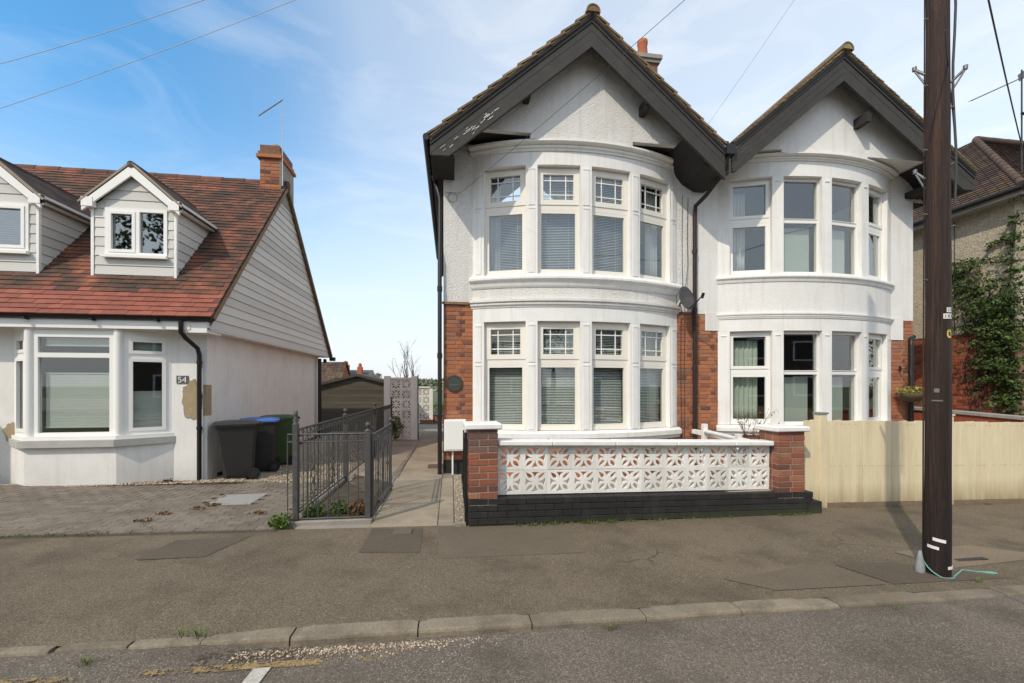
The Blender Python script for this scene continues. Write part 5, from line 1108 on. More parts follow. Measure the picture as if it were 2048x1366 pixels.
# ------------------------------------------------------------------ BINS
def wheelie(label, loc, rz_, body, lid, sticker=False):
    T = thing('wheelie_bin', label, 'wheelie bin', loc, 'wheelie bins against the bungalow side wall', (0, 0, rz_)); T.scale = (0.9, 0.9, 0.92)
    def ringv(w, d, z, yo=0.0, c=0.05):
        p = [(w - c, -d), (w, -d + c), (w, d - c), (w - c, d), (-w + c, d), (-w, d - c), (-w, -d + c), (-w + c, -d)]; return [(a, b + yo, z) for a, b in p]
    lv = [ringv(0.19, 0.22, 0.03, 0.03, 0.03), ringv(0.205, 0.235, 0.10, 0.03), ringv(0.235, 0.29, 0.62, 0.0), ringv(0.255, 0.33, 0.93, -0.01), ringv(0.275, 0.345, 0.935, -0.01), ringv(0.275, 0.345, 0.965, -0.01)]
    mb = MB(); vs = [v for l_ in lv for v in l_]; fs = [(i * 8 + j, i * 8 + (j + 1) % 8, (i + 1) * 8 + (j + 1) % 8, (i + 1) * 8 + j) for i in range(len(lv) - 1) for j in range(8)]
    mb.add(vs, fs + [tuple(range(7, -1, -1)), tuple(40 + j for j in range(8))]); mb.local('body', M[body], T)
    mb = MB(); l1 = [ringv(0.29, 0.365, 0.968, -0.015, 0.06), ringv(0.29, 0.365, 0.995, -0.015, 0.06), ringv(0.26, 0.33, 1.025, -0.015, 0.07), ringv(0.15, 0.20, 1.045, -0.01, 0.07)]
    vs = [v for l_ in l1 for v in l_]; mb.add(vs, [(i * 8 + j, i * 8 + (j + 1) % 8, (i + 1) * 8 + (j + 1) % 8, (i + 1) * 8 + j) for i in range(3) for j in range(8)] + [tuple(range(7, -1, -1)), tuple(24 + j for j in range(8))]); mb.local('lid', M[lid], T)
    MB().tube([(-0.2, 0.385, 0.98), (0.2, 0.385, 0.98)], 0.016, 8).local('handle', M[body], T)
    for sx in (-0.2, 0.2): MB().box(sx - 0.02, sx + 0.02, 0.33, 0.39, 0.955, 1.0).local('hinge', M[body], T)
    for sx in (-1, 1):
        w = MB().tube([(sx * 0.215, 0.26, 0.10), (sx * 0.262, 0.26, 0.10)], 0.10, 20).local('wheel', M['rubber'], T)
        MB().tube([(sx * 0.26, 0.26, 0.10), (sx * 0.268, 0.26, 0.10)], 0.055, 14).local('hub', M['bin_k'], w)
    if sticker: MB().box(-0.255 - 0.002, -0.2535, 0.14, 0.25, 0.76, 0.86).local('sticker', M['tagw'], T); MB().box(-0.2585, -0.2572, 0.145, 0.245, 0.80, 0.855).local('sticker', M['red'], T)
wheelie('charcoal wheelie bin with matching lid, nearest to the pavement', (-3.50, 7.60, 0.072), rad(-66), 'bin_k', 'bin_k')
wheelie('dark wheelie bin with a bright blue lid, in the middle of the three', (-3.42, 8.25, 0.072), rad(-70), 'bin_k', 'bin_b')
wheelie('green wheelie bin with green lid and small red and white sticker', (-3.34, 8.92, 0.072), rad(-68), 'bin_g', 'bin_g', True)

# ------------------------------------------------------------------ TELEGRAPH POLE
PX, PY = 4.335, 3.24
TP = thing('telegraph_pole', 'tall dark brown wooden telegraph pole on the pavement at the right', 'telegraph pole', (PX, PY, -0.1))
pts = []; rs = []
for i in range(40):
    z = -0.3 + i * 0.24; pts.append((PX + 0.004 * math.sin(z * 1.3), PY + 0.004 * math.cos(z), z)); rs.append(0.0915 - 0.0025 * z + 0.0009 * math.sin(z * 5))
mb = MB(); mb.tube(pts, rs, 28); sh_ = mb.build('pole_shaft', M['pole'], TP)
def onpole(deg, z, out=0.0):
    r = 0.0915 - 0.0025 * z + out; a = rad(deg); return (PX + r * math.sin(a), PY - r * math.cos(a), z)   # 0 faces the road, + towards +X
view = -50   # side of the pole turned to the camera
def tag(deg, z, w, h, m, tilt=0, t=0.003, name='tag', n=5):
    vs = []
    for o_ in (0.0005, t):
        for i in range(n + 1):
            s_ = -w / 2 + w * i / n; dz = s_ * math.tan(rad(tilt))
            for v_ in (-h / 2, h / 2): a = deg + math.degrees(s_ / 0.09); vs.append(onpole(a, z + v_ + dz, o_))
    k = 2 * (n + 1); fs = []
    for i in range(n):
        a = i * 2; fs += [(a, a + 2, a + 3, a + 1), (k + a + 1, k + a + 3, k + a + 2, k + a), (a, k + a, k + a + 2, a + 2), (a + 1, a + 3, k + a + 3, k + a + 1)]
    fs += [(0, 1, k + 1, k), (k - 2, 2 * k - 2, 2 * k - 1, k - 1)]
    return MB().add(vs, fs).build(name, M[m], TP)
tag(view + 3, 0.235, 0.085, 0.028, 'tagw', -8); tag(view - 24, 0.165, 0.08, 0.026, 'tagw', -5); tag(view + 62, 0.0, 0.07, 0.026, 'tagw', 3)
for i, a in enumerate((view + 28, view + 46, view + 66)): tag(a, 2.215, 0.026, 0.045, 'tagw', name='number_tile')
for i, a in enumerate((view + 44, view + 62)): tag(a, 2.27, 0.025, 0.042, 'tagw', name='number_tile')
def digits(txt, degs, z, size):
    for ch_, dg in zip(txt, degs):
        fc = bpy.data.curves.new('n', 'FONT'); fc.body = ch_; fc.size = size; fc.extrude = 0.0004; fc.align_x = 'CENTER'
        fo = bpy.data.objects.new('t', fc); C.objects.link(fo); bpy.context.view_layer.update()
        me = bpy.data.meshes.new_from_object(fo.evaluated_get(bpy.context.evaluated_depsgraph_get())); bpy.data.objects.remove(fo); me.materials.clear(); me.materials.append(M['ink'])
        link(me, 'numeral', TP, onpole(dg, z - size * 0.33, 0.0042), (rad(90), 0, rad(dg)))
digits('383', (view + 28, view + 46, view + 66), 2.215, 0.036); digits('23', (view + 44, view + 62), 2.27, 0.034)
hx = [(0.032 * math.cos(rad(a)), 0.04 * math.sin(rad(a))) for a in (30, 65, 115, 150, 210, 245, 295, 330)]
vs = []
for o_ in (0.0005, 0.003):
    for a, b in hx: vs.append(onpole(view + 52 + math.degrees(a * 0.8 / 0.09), 2.06 + b, o_))
MB().add(vs, [tuple(range(7, -1, -1)), tuple(range(8, 16))] + [(i, (i + 1) % 8, 8 + (i + 1) % 8, 8 + i) for i in range(8)]).build('warning_tag', M['tagy'], TP)
for i in range(4): tag(view + 55, 2.085 - i * 0.014, 0.04, 0.004, 'ink', t=0.004, name='lettering')
tag(view - 8, 1.56, 0.035, 0.035, 'galv', name='pole_disc'); tag(view - 6, 1.47, 0.075, 0.012, 'galv', name='pole_strip')
for i, z_ in enumerate((4.90, 4.30, 3.72, 3.14, 2.55)):
    a = view - 55; p = onpole(a, z_, -0.01); q = onpole(a, z_ + 0.012, 0.03); MB().tube([p, q], 0.009, 6).build('step_stub', M['galv'], TP)
for i, z_ in enumerate((4.05, 3.55, 3.0)):
    a = view + 72; MB().tube([onpole(a, z_, -0.01), onpole(a, z_ + 0.01, 0.025)], 0.008, 6).build('step_stub', M['galv'], TP)
for dg, z_, ln in ((view - 92, 4.47, 0.09), (view + 88, 4.32, 0.11), (view - 92, 3.52, 0.08)):
    p = onpole(dg, z_ - 0.03, 0.0); q = onpole(dg, z_ + 0.05, ln * 0.8); MB().tube([p, q], 0.012, 6).build('step_bracket', M['galv'], TP)
    MB().tube([onpole(dg, z_ - 0.12, 0.0), onpole(dg, z_ + 0.03, ln * 0.75)], 0.008, 6).build('step_brace', M['galv'], TP)
    MB().tube([onpole(dg, z_ + 0.04, ln * 0.8), onpole(dg, z_ + 0.075, ln * 0.82)], 0.018, 6).build('step_end', M['galv'], TP)
MB().tube([onpole(view + 86, z_, 0.012 + (0.02 * math.sin(z_ * 2.2) ** 2 if z_ > 3 else 0)) for z_ in [3.2 + i * 0.25 for i in range(24)]], 0.010, 6).build('pole_cable', M['wire'], TP)
MB().tube([onpole(view - 88, z_, 0.006) for z_ in [0.0 + i * 0.4 for i in range(22)]], 0.006, 5).build('pole_cable', M['pole'], TP)
# grey guard at foot and turquoise cord
gd = MB().lathe([(0.035, 0.0), (0.038, 0.05), (0.027, 0.13), (0.012, 0.20), (0.0, 0.215)], (PX - 0.13, PY + 0.045, -0.10), 9).build('cable_guard', M['plast']); props(gd, 'crumpled grey plastic cone leaning against the left foot of the telegraph pole', 'cable guard')
cord = []
for i in range(22):
    t = i / 21; dg = view - 95 + 190 * t; z_ = 0.09 - 0.19 * math.sin(math.pi * min(t * 0.62 + 0.0, 1)) ** 0.8; cord.append(onpole(dg, max(z_, -0.085), 0.012))
cord += [(PX + 0.30, PY + 0.03, -0.085), (PX + 0.42, PY - 0.02, -0.09), (PX + 0.50, PY - 0.06, -0.09)]
MBc = MB().tube(cord, 0.0055, 6); MBc.tube([(PX + 0.42, PY - 0.02, -0.088), (PX + 0.50, PY - 0.06, -0.088), (PX + 0.53, PY - 0.075, -0.088)], [0.006, 0.014, 0.008], 6)
props(MBc.build('cord', M['rope']), 'turquoise cord tied round the foot of the telegraph pole with loose end', 'cord')

# ------------------------------------------------------------------ OVERHEAD WIRES
def wire(label, a, b, sag=0.25, r=0.006, m='wire'):
    a, b = Vector(a), Vector(b); pts = [a.lerp(b, i / 24) - Vector((0, 0, sag * 4 * (i / 24) * (1 - i / 24))) for i in range(25)]
    props(MB().tube(pts, r, 5).build('overhead_wire', M[m]), label, 'wire')
wire('pale upper overhead wire crossing the top left corner of the sky', (-10.064, 10.52, 8.237), (-3.983, 8.57, 8.995), 0.06, 0.006, 'wire_w')
wire('pale lower overhead wire above the dormers at top left', (-10.31, 10.777, 7.393), (-2.735, 8.805, 9.281), 0.06, 0.006, 'wire_w')
wire('thin cable rising from the left house wall across its gable', (0.17, 7.76, 5.10), (2.731, 3.707, 5.753), 0.03, 0.003)
wire('thin cable rising over the valley between the two gables', (4.93, 9.0, 6.35), (4.872, 5.028, 7.256), 0.03, 0.0025, 'wire_w')
wire('dark cable dropping down the far right sky to the neighbour eaves', (4.877, 3.276, 5.406), (12.4, 7.46, 5.86), 0.10, 0.008)
wire('thin drop wire hanging just right of the telegraph pole', (3.823, 2.808, 4.383), (6.462, 4.623, 4.619), 0.0, 0.0045)
lp = MB(); ring(lp, (0.03, WY - 0.03, 5.02), 0.085, 'x', 18, 0.005); lp.tube([(-0.13, WY - 0.03, 5.11), (0.03, WY - 0.035, 5.10), (0.17, WY - 0.04, 5.10)], 0.004, 5)
props(lp.build('coiled_cable', M['wire']), 'small loop of spare cable on the upper left corner of the white wall', 'cable')

# ------------------------------------------------------------------ THINGS ON THE HOUSES
mbx = thing('meter_box', 'white meter box low on the brick corner of the left house with white pipe below', 'meter box', (0.07, 7.7, 0.45))
MB().cbox(-0.12, 0.27, 7.62, 7.797, 0.44, 1.0, 0.012).build('cabinet', M['upvc'], mbx); MB().cbox(-0.10, 0.25, 7.61, 7.619, 0.47, 0.975, 0.002).build('door', M['upvc'], mbx)
MB().tube([(0.03, 7.70, 0.44), (0.03, 7.70, -0.02)], 0.017, 8).build('supply_pipe', M['upvc'], mbx)
pq = thing('wall_plaque', 'round dark metal plaque on the brick left of the ground floor bay', 'plaque', (0.06, 7.78, 1.645))
vsp = MB(); n = 32
vsp.add([(0.06 + 0.155 * math.cos(i * 6.283 / n), 7.80, 1.645 + 0.155 * math.sin(i * 6.283 / n)) for i in range(n)] + [(0.06 + 0.15 * math.cos(i * 6.283 / n), 7.785, 1.645 + 0.15 * math.sin(i * 6.283 / n)) for i in range(n)], [tuple(range(n)), tuple(range(n, 2 * n))] + [(i, (i + 1) % n, n + (i + 1) % n, n + i) for i in range(n)]); vsp.build('disc', M['plaque'], pq)
rr_ = MB(); ring(rr_, (0.06, 7.784, 1.645), 0.135, 'x', 28, 0.006); rr_.build('rim', M['plaque'], pq)
MB().box(-0.03, 0.15, 7.779, 7.784, 1.615, 1.628).build('raised_band', M['galv'], pq)
ds = thing('satellite_dish', 'dark grey satellite dish on the brick between the two bays', 'satellite dish', (4.45, 7.75, 3.1))
dc = Vector((4.42, 7.50, 3.27)); dn = Vector((0.32, -0.92, 0.22)).normalized(); du = Vector((0, 0, 1)) - dn * dn.z; du.normalize(); dw = dn.cross(du)
vs = [dc - dn * 0.05]; fs = []
for k in range(1, 5):
    for i in range(20):
        a = i * 6.283 / 20; rr = k / 4; vs.append(dc - dn * 0.05 * (1 - rr * rr) + (du * math.cos(a) * 0.235 + dw * math.sin(a) * 0.205) * rr)
fs = [(0, 1 + i, 1 + (i + 1) % 20) for i in range(20)] + [(1 + (k - 1) * 20 + i, 1 + k * 20 + i, 1 + k * 20 + (i + 1) % 20, 1 + (k - 1) * 20 + (i + 1) % 20) for k in range(1, 4) for i in range(20)]
dm = MB(); dm.add(vs, fs, True); do = dm.build('reflector', M['iron'], ds); md = do.modifiers.new('t', 'SOLIDIFY'); md.thickness = 0.006
MB().tube([dc - du * 0.22, dc - du * 0.16 + dn * 0.2, dc - du * 0.10 + dn * 0.33], 0.011, 6).build('arm', M['black'], ds)
MB().tube([dc - du * 0.14 + dn * 0.31, dc - du * 0.06 + dn * 0.37], 0.028, 8).build('receiver', M['black'], ds)
MB().tube([dc - dn * 0.05, (4.40, 7.70, 3.2), (4.44, 7.80, 3.15)], 0.02, 6).build('bracket', M['black'], ds)
wm = MB()
wm.tube([(4.62, 7.79, 5.3), (4.60, 7.785, 4.6), (4.61, 7.78, 4.0), (4.56, 7.76, 3.6), (4.45, 7.6, 3.5), (4.30, 7.5, 3.45), (4.22, 7.52, 3.3), (4.25, 7.55, 3.12), (4.36, 7.6, 3.13), (4.45, 7.72, 3.05), (4.47, 7.795, 2.9), (4.47, 7.795, 1.6), (4.50, 7.795, 0.2)], 0.006, 5)
wm.tube([(4.50, 7.79, 5.35), (4.49, 7.785, 4.5), (4.50, 7.785, 3.6), (4.55, 7.79, 3.1), (4.545, 7.795, 2.0), (4.55, 7.795, 0.2)], 0.0045, 5)
props(wm.build('wall_cable', M['wire']), 'thin dark cables clipped down the wall beside the satellite dish', 'cable')
hb = thing('hanging_basket', 'hanging basket of yellowish foliage on the right brick corner above the cream fence', 'hanging basket', (9.42, 7.55, 1.35))
MB().lathe([(0.0, -0.16), (0.10, -0.13), (0.19, -0.04), (0.22, 0.04), (0.20, 0.04)], (9.42, 7.52, 1.42), 14).build('basket', M['coir'], hb)
lf_ = MB(); leafblob(lf_, (9.42, 7.52, 1.50), (0.27, 0.25, 0.10), 420, 0.028); leafblob(lf_, (9.62, 7.5, 1.33), (0.10, 0.10, 0.16), 120, 0.024); lf_.build('foliage', M['basket'], hb, kind='stuff')
MB().tube([(9.42, 7.80, 1.95), (9.42, 7.55, 1.98), (9.42, 7.52, 1.75)], 0.008, 5).build('bracket', M['black'], hb)
for a in (0, 2.1, 4.2): MB().tube([(9.42 + 0.21 * math.cos(a), 7.52 + 0.21 * math.sin(a), 1.46), (9.42, 7.52, 1.78)], 0.003, 4).build('chain', M['black'], hb)
MB().tube([(10.0, 8.0, 2.68), (9.88, 7.85, 2.66), (9.72, 7.77, 2.60), (9.70, 7.75, 2.45), (9.70, 7.75, 0.2)], 0.045, 8).build('downpipe', M['black'], H2)
MB().box(9.46, 9.50, 7.78, 7.805, 1.92, 2.02).build('wall_lamp_bracket', M['black'], H2)

# ------------------------------------------------------------------ BACKGROUND BETWEEN THE HOUSES
def screen(label, x0, y, nx, nz_, z0, pil, cap, sy=0.0, name='screen_wall'):
    T = thing(name, label, 'screen wall', (x0, y, z0)); x = x0 + pil
    for i in range(nx):
        for k in range(nz_): link(SB, 'screen_block', T, (x + 0.147 + i * 0.2945, y + 0.05, z0 + 0.147 + k * 0.2945), (rad(90), 0, 0))
    xe = x + nx * 0.2945
    for a, b in ((x0, x), (xe, xe + pil)): MB().cbox(a, b - 0.003, y - 0.02, y + 0.16, z0, z0 + cap, 0.006).build('pier', M['vwhite'], T)
    MB().box(x, xe, y, y + 0.1, z0 + nz_ * 0.2945, z0 + nz_ * 0.2945 + 0.05).build('coping', M['vwhite'], T)
    return xe + pil
screen('tall white pierced block screen two blocks wide at the end of the path', -1.92, 12.7, 2, 6, 0.03, 0.185, 1.86)
screen('lower white pierced block screen farther back beside the side gate gap', -1.45, 16.0, 2, 4, 0.05 + 0.3, 0.10, 1.15)
MB_ = MB().box(-0.965, -0.94, 12.66, 12.72, 0.0, 1.93); props(MB_.build('gate_post', M['blackiron']), 'thin black post against the right edge of the tall white block screen', 'post')
lo = thing('garden_wall', 'low orange brick wall at the back beyond the path', 'wall', (-0.6, 18, 0)); 
bw = [0]
for r in range(9):
    x = -1.3 + (0.11 if r % 2 else 0)
    while x < 1.2: link(brickmesh(0.215, 0.065, 0.2, 'brick'), 'brick', lo, (x + 0.1, 18.0, -0.3 + r * 0.075)); x += 0.225
MB().cbox(-1.35, 1.3, 17.97, 18.25, 0.375, 0.43, 0.008).build('coping', M['slate'], lo); MB().box(-1.3, 1.2, 18.01, 18.19, -0.4, 0.37).build('core', M['mortar'], lo)
sdh = thing('garden_shed', 'weathered dark timber garden shed with low pitched felt roof', 'shed', (-3.1, 15, 0))
sx0, sx1, sz = -4.5, -1.75, 1.62; sa = 1.93; sxm = (sx0 + sx1) / 2
z = 0.0
while z < sa:
    p = [(sx0, z), (sx1, z), (sx1, z + 0.118), (sx0, z + 0.118)]; sl2 = (sa - sz) / (sxm - sx0)
    p = clip(clip(p, -sl2, 1, sz - sl2 * sx0), sl2, 1, sz + sl2 * sx1)
    if len(p) > 2: MB().prism(p, 14.985 + 0.0, 15.02).build('shed_board', M['shed'], sdh)
    z += 0.122
MB().box(sx0 + 0.01, sx1 - 0.01, 15.021, 17, 0, sz).build('body', M['shed'], sdh)
for s_ in (-1, 1):
    xe = sx0 - 0.08 if s_ < 0 else sx1 + 0.08; ze = sz - 0.02; p = [(sxm, sa + 0.03), (xe, ze), (xe, ze + 0.05), (sxm, sa + 0.085)]
    MB().prism(p, 14.88, 17.1).build('roof', M['felt'], sdh); p = [(sxm, sa + 0.0), (xe, ze - 0.05), (xe, ze + 0.02), (sxm, sa + 0.07)]; MB().prism(p, 14.86, 14.878).build('barge_board', M['shed'], sdh)
# far houses
fh = thing('far_house', 'distant house with brown tiled roof and red chimneys beyond the shed', 'house', (-11, 40, 0))
def roofprism(parent, x0, x1, y0, y1, ze, zr, m='ntile', axis='x'):
    n = 14
    fm = MB()
    for s_ in (-1, 1):
        for i in range(n):
            t0, t1 = i / n, (i + 1) / n; ym = (y0 + y1) / 2; ye = y0 if s_ < 0 else y1
            a = Vector((0, ye + (ym - ye) * t0, ze + (zr - ze) * t0 + 0.04)); b = Vector((0, ye + (ym - ye) * t1, ze + (zr - ze) * t1))
            w = 0.33; x = x0
            while x < x1: fm.obox(((x + w / 2), (a.y + b.y) / 2, (a.z + b.z) / 2), (w / 2 - 0.01, 0, 0), (b - a) / 2 * 1.05, (0, 0, 0.02)); x += w
    fm.build('roof', M[m], parent, kind='stuff', recentre=False)
MB().box(-19, -10.2, 40, 46, -3, 1.2).build('wall', M['rbrick_i'], fh); roofprism(fh, -19.2, -10.0, 39.6, 46.4, 1.1, 3.9)
MB().prism([(39.7, 1.05), (46.3, 1.05), (43.0, 3.8)], -19.1, -10.1, 'x').build('roof_core', M['rbrick_i'], fh)
fh2 = thing('far_house', 'distant grey slate roof with two round red chimney stacks right of the brown roof', 'house', (-8, 48, 0))
MB().box(-14, -9.0, 48, 54, -3, 1.0).build('wall', M['rbrick_i'], fh2); MB().prism([(47.8, 0.9), (54.2, 0.9), (51, 3.45)], -14.2, -8.9, 'x').build('roof', M['slate'], fh2)
for (u_, zt, w_) in ((-11.72, 4.0, 0.75), (-10.15, 3.75, 0.5)):
    s_ = MB().cbox(u_ - w_ / 2, u_ + w_ / 2, 49.5, 50.3, 2.4, zt, 0.03).build('chimney', M['terra'], fh2)
    MB().lathe([(0.24 * w_ / 0.75, 0), (0.30 * w_ / 0.75, 0.12), (0.28 * w_ / 0.75, 0.28), (0.12, 0.42), (0, 0.44)], (u_, 49.9, zt), 10).build('chimney_pot', M['terra'], s_)
for i, (x, y, r) in enumerate(((-13.6, 70, 0.9), (-12.2, 74, 0.7))):
    mb = MB(); leafblob(mb, (x, y, 3.2), (r, r, r), 300, 0.14); T = thing('far_tree', ('small far tree just right of the slate roof chimneys', 'smaller far tree next to the shed ridge')[i], 'tree', (x, y, 0)); mb.build('crown', M['wood_far'], T, kind='stuff'); MB().tube([(x, y, -1), (x, y, 3)], 0.1, 6).build('trunk', M['twig'], T)
# wooded hill on the horizon
hm = MB(); xs = [-260 + i * 10 for i in range(53)]; vs = []; 
for j, (y, hgt) in enumerate(((180, -7), (230, -3), (300, 2), (360, 4), (460, 1))):
    for x in xs: vs.append((x * (y / 230), y, hgt + (3.5 * noise.noise(Vector((x * 0.012, y * 0.01, 1))) if j > 0 else 0)))
n = len(xs); hm.add(vs, [(j * n + i, j * n + i + 1, (j + 1) * n + i + 1, (j + 1) * n + i) for j in range(4) for i in range(n - 1)], True)
props(hm.build('hill', M['hill'], recentre=False), kind='structure')
wd = MB()
for i in range(420):
    y = R.choice([R.uniform(225, 240), R.uniform(290, 310), R.uniform(345, 370)]); x = R.uniform(-60, 20) * y / 230; h = -4 if y < 250 else (1 if y < 320 else 3)
    leafblob(wd, (x, y, h + 2.0), (4.5, 3, 2.6 * R.uniform(0.7, 1.3)), 26, 1.3)
props(wd.build('woodland', M['wood_far'], recentre=False), 'green wooded hillside on the horizon seen past the white screens', 'woodland', kind='stuff')
hd = MB()
for i in range(40): leafblob(hd, (R.uniform(-2.6, 0.4), 24 + R.uniform(-0.5, 0.5), R.uniform(-0.3, 0.55)), (0.35, 0.3, 0.25), 70, 0.05)
props(hd.build('hedge', M['grass'], recentre=False), 'rough green hedge behind the far white screen', 'hedge', kind='stuff')
# bare tree and shrubs
def bare(T, base, h, spread, n, r0, seed, leaves=0):
    rr = random.Random(seed); mb = MB(); lm_ = MB()
    def br(p, d, l, r, dep):
        pts = [p]; q = Vector(p)
        for i in range(5):
            d2 = (d + Vector((rr.gauss(0, .10), rr.gauss(0, .10), rr.gauss(0.04, .05)))).normalized(); q = q + d2 * l / 5; pts.append(q.copy()); d = d2
        mb.tube(pts, [r * (1 - 0.12 * i) for i in range(6)], 5 if dep < 2 else 4, False)
        if dep < 3:
            for k in range(rr.choice((2, 3, 3))):
                t = rr.uniform(0.3, 1); i = min(int(t * 5), 5); a = rr.uniform(0, 6.28); nd = (d + Vector((math.cos(a), math.sin(a), 0.3)) * 0.55 * spread).normalized(); br(pts[i], nd, l * rr.uniform(0.4, 0.62), r * 0.5, dep + 1)
        elif leaves:
            for _ in range(leaves): leafblob(lm_, q, (0.03, 0.03, 0.03), 1, 0.018)
    for i in range(n):
        a = rr.uniform(0, 6.28); s_ = rr.uniform(0.05, 0.4) * spread; br(Vector(base) + Vector((math.cos(a) * 0.03, math.sin(a) * 0.03, 0)), Vector((math.cos(a) * s_, math.sin(a) * s_, 1)).normalized(), h * rr.uniform(0.5, 0.75), r0, 0)
    mb.build('branches', M['twig'], T, kind='stuff' if 0 else None)
    if lm_.v: lm_.build('buds', M['brownleaf'], T, kind='stuff')
T = thing('bare_tree', 'thin bare young tree rising behind the tall white screen', 'tree', (-1.75, 19, 0)); bare(T, (-1.75, 19, -0.3), 4.0, 0.55, 4, 0.035, 5, 2)
T = thing('twiggy_shrub', 'leafless reddish shrub in front of the right house ground floor window', 'shrub', (4.95, 6.5, 0)); bare(T, (4.98, 6.4, 0.35), 0.95, 1.0, 7, 0.008, 11, 1)
T = thing('leafy_shrub', 'small dark green shrub at the foot of the tall white screen', 'shrub', (-1.58, 12.5, 0)); mb = MB(); leafblob(mb, (-1.58, 12.5, 0.42), (0.22, 0.15, 0.34), 420, 0.035); mb.build('foliage', M['ivy'], T, kind='stuff'); MB().tube([(-1.58, 12.5, 0), (-1.58, 12.5, 0.4)], 0.015, 5).build('stem', M['twig'], T)
# weeds and bed plants
for i, (x, y, r, n, lab, m_) in enumerate(((-1.6, 5.32, 0.13, 260, 'bright green weed clump at left end of the railing bed', 'grass'), (-1.32, 5.35, 0.12, 240, 'green leafy clump in the middle of the railing bed', 'grass'), (-1.10, 5.36, 0.15, 380, 'rust brown dried plant at right end of the railing bed', 'brownleaf'), (-1.88, 5.0, 0.11, 240, 'grass tuft outside the corner of the short railing', 'grass'))):
    T = thing('garden_plant' if i < 3 else 'weed', lab, 'plant', (x, y, 0)); mb = MB(); leafblob(mb, (x, y, 0.13 if i < 3 else 0.09), (r, r * 0.7, 0.10), n, 0.022); tuft(mb, (x, y, 0.03), 60, 0.16, r, 0.004); mb.build('foliage', M[m_], T, kind='stuff')
wds = MB()
for _ in range(120): tuft(wds, (R.uniform(0.8, 1.6) if R.random() < 0.5 else R.uniform(0.3, 4.7), 0, 0) if 0 else (lambda x: (x, 4.835 + (x - 0.2) * 0.04 - R.uniform(0.005, 0.04), gz(x, 0.0)))(R.choice([R.uniform(0.7, 1.5), R.uniform(1.5, 2.2), R.uniform(2.4, 3.6), R.uniform(4.2, 4.7)])), 8, 0.028, 0.03, 0.0025)
for x in (0.95, 1.05, 1.2, 1.62, 1.9): tuft(wds, (x, 4.83 + (x - 0.2) * 0.04 - 0.02, gz(x)), 30, 0.04, 0.05, 0.003)
for (x, y, n, h) in ((1.08, 2.80, 60, 0.05), (3.35, 2.80, 70, 0.055), (3.9, 2.84, 30, 0.045), (-0.99, 2.9, 0, 0), (-1.55, 2.92, 40, 0.045), (-1.66, 2.93, 30, 0.04), (-2.1, 2.8, 40, 0.035), (2.5, 3.07, 12, 0.03), (4.5, 3.06, 26, 0.03)): tuft(wds, (x, y, gz(x, -0.055 if y < 2.89 else 0)), n, h, 0.05, 0.0025)
for _ in range(46): x = R.uniform(-5.3, -3.2); tuft(wds, (x, 4.93 + R.uniform(-0.06, 0.05), gz(x, 0.01)), 10, 0.025, 0.07, 0.003)
for _ in range(60): x = R.uniform(-4.2, -1.95); tuft(wds, (x, R.uniform(5.0, 6.2), gz(x, 0.012)), 6, 0.018, 0.05, 0.003)
for _ in range(30): x = R.uniform(5, 8); tuft(wds, (x, 5.25, gz(x, 0.0)), 7, 0.03, 0.06, 0.003)
props(wds.build('weeds', M['grass'], recentre=False), 'low grass and weeds growing in paving joints and gutter', 'weeds', kind='stuff')
dl = MB()
for (x, y) in ((-3.35, 5.55), (-3.1, 5.75), (-3.4, 5.3), (-3.0, 5.9), (-4.4, 7.15), (-4.2, 7.2), (-2.3, 5.5)): leafblob(dl, (x, y, gz(x, 0.03)), (0.10, 0.06, 0.02), 50, 0.018)
leafblob(dl, (-4.3, 7.22, 0.12), (0.12, 0.05, 0.06), 90, 0.02); leafblob(dl, (-6.9, 7.1, 0.15), (0.2, 0.08, 0.05), 60, 0.03)
props(dl.build('dead_leaves', M['brownleaf'], recentre=False), 'brown moss and dead leaves scattered on the block drive', 'dead leaves', kind='stuff')

# ------------------------------------------------------------------ RIGHT NEIGHBOUR
NB = thing('neighbour_house', 'cream pebbledashed house with brown hipped roof behind the pole on the right', 'house', (14, 9, 0))
NX, NY = 12.48, 7.81
MB().box(NX, 22, NY, 17, 2.88, 5.9).build('wall', M['dash'], NB)
rbw = MB().box(NX - 0.02, 22, NY - 0.02, 17, -0.5, 2.86).build('brick_wall', M['mortar_o'], NB)
cnt = 0; fb = MB(); r = 0; z = 0.9
while z < 2.86:
    y = NY - 0.02 + (0.11 if r % 2 else 0)
    while y < 10.8:
        h_ = min(0.065, 2.86 - z)
        if cnt < 300 and y < 10.6 and z > 1.15 and y > 7.75:
            link(brickmesh(0.215, h_, 0.03, 'rbrick'), 'brick', rbw, (NX - 0.028 + R.uniform(-.002, .002), y + 0.1075, z), (0, 0, rad(-90))); cnt += 1
        else: fb.box(NX - 0.028, NX - 0.021, y, y + 0.215, z, z + h_)
        y += 0.225
    z += 0.075; r += 1
fb.build('brick_field', M['rbrick_i'], rbw, kind='stuff', recentre=False)
MB().box(NX - 0.05, 22, NY - 0.05, 17, 2.861, 2.90).build('drip_course', M['cement'], NB)
e0, e1, n0 = 12.15, 22.0, 7.48; pt = 1.02; zE = 5.92; d_ = 2.6; yB = 17.0
ap = (e0 + d_, n0 + d_, zE + d_ * pt); ap2 = (e1, n0 + d_, zE + d_ * pt)
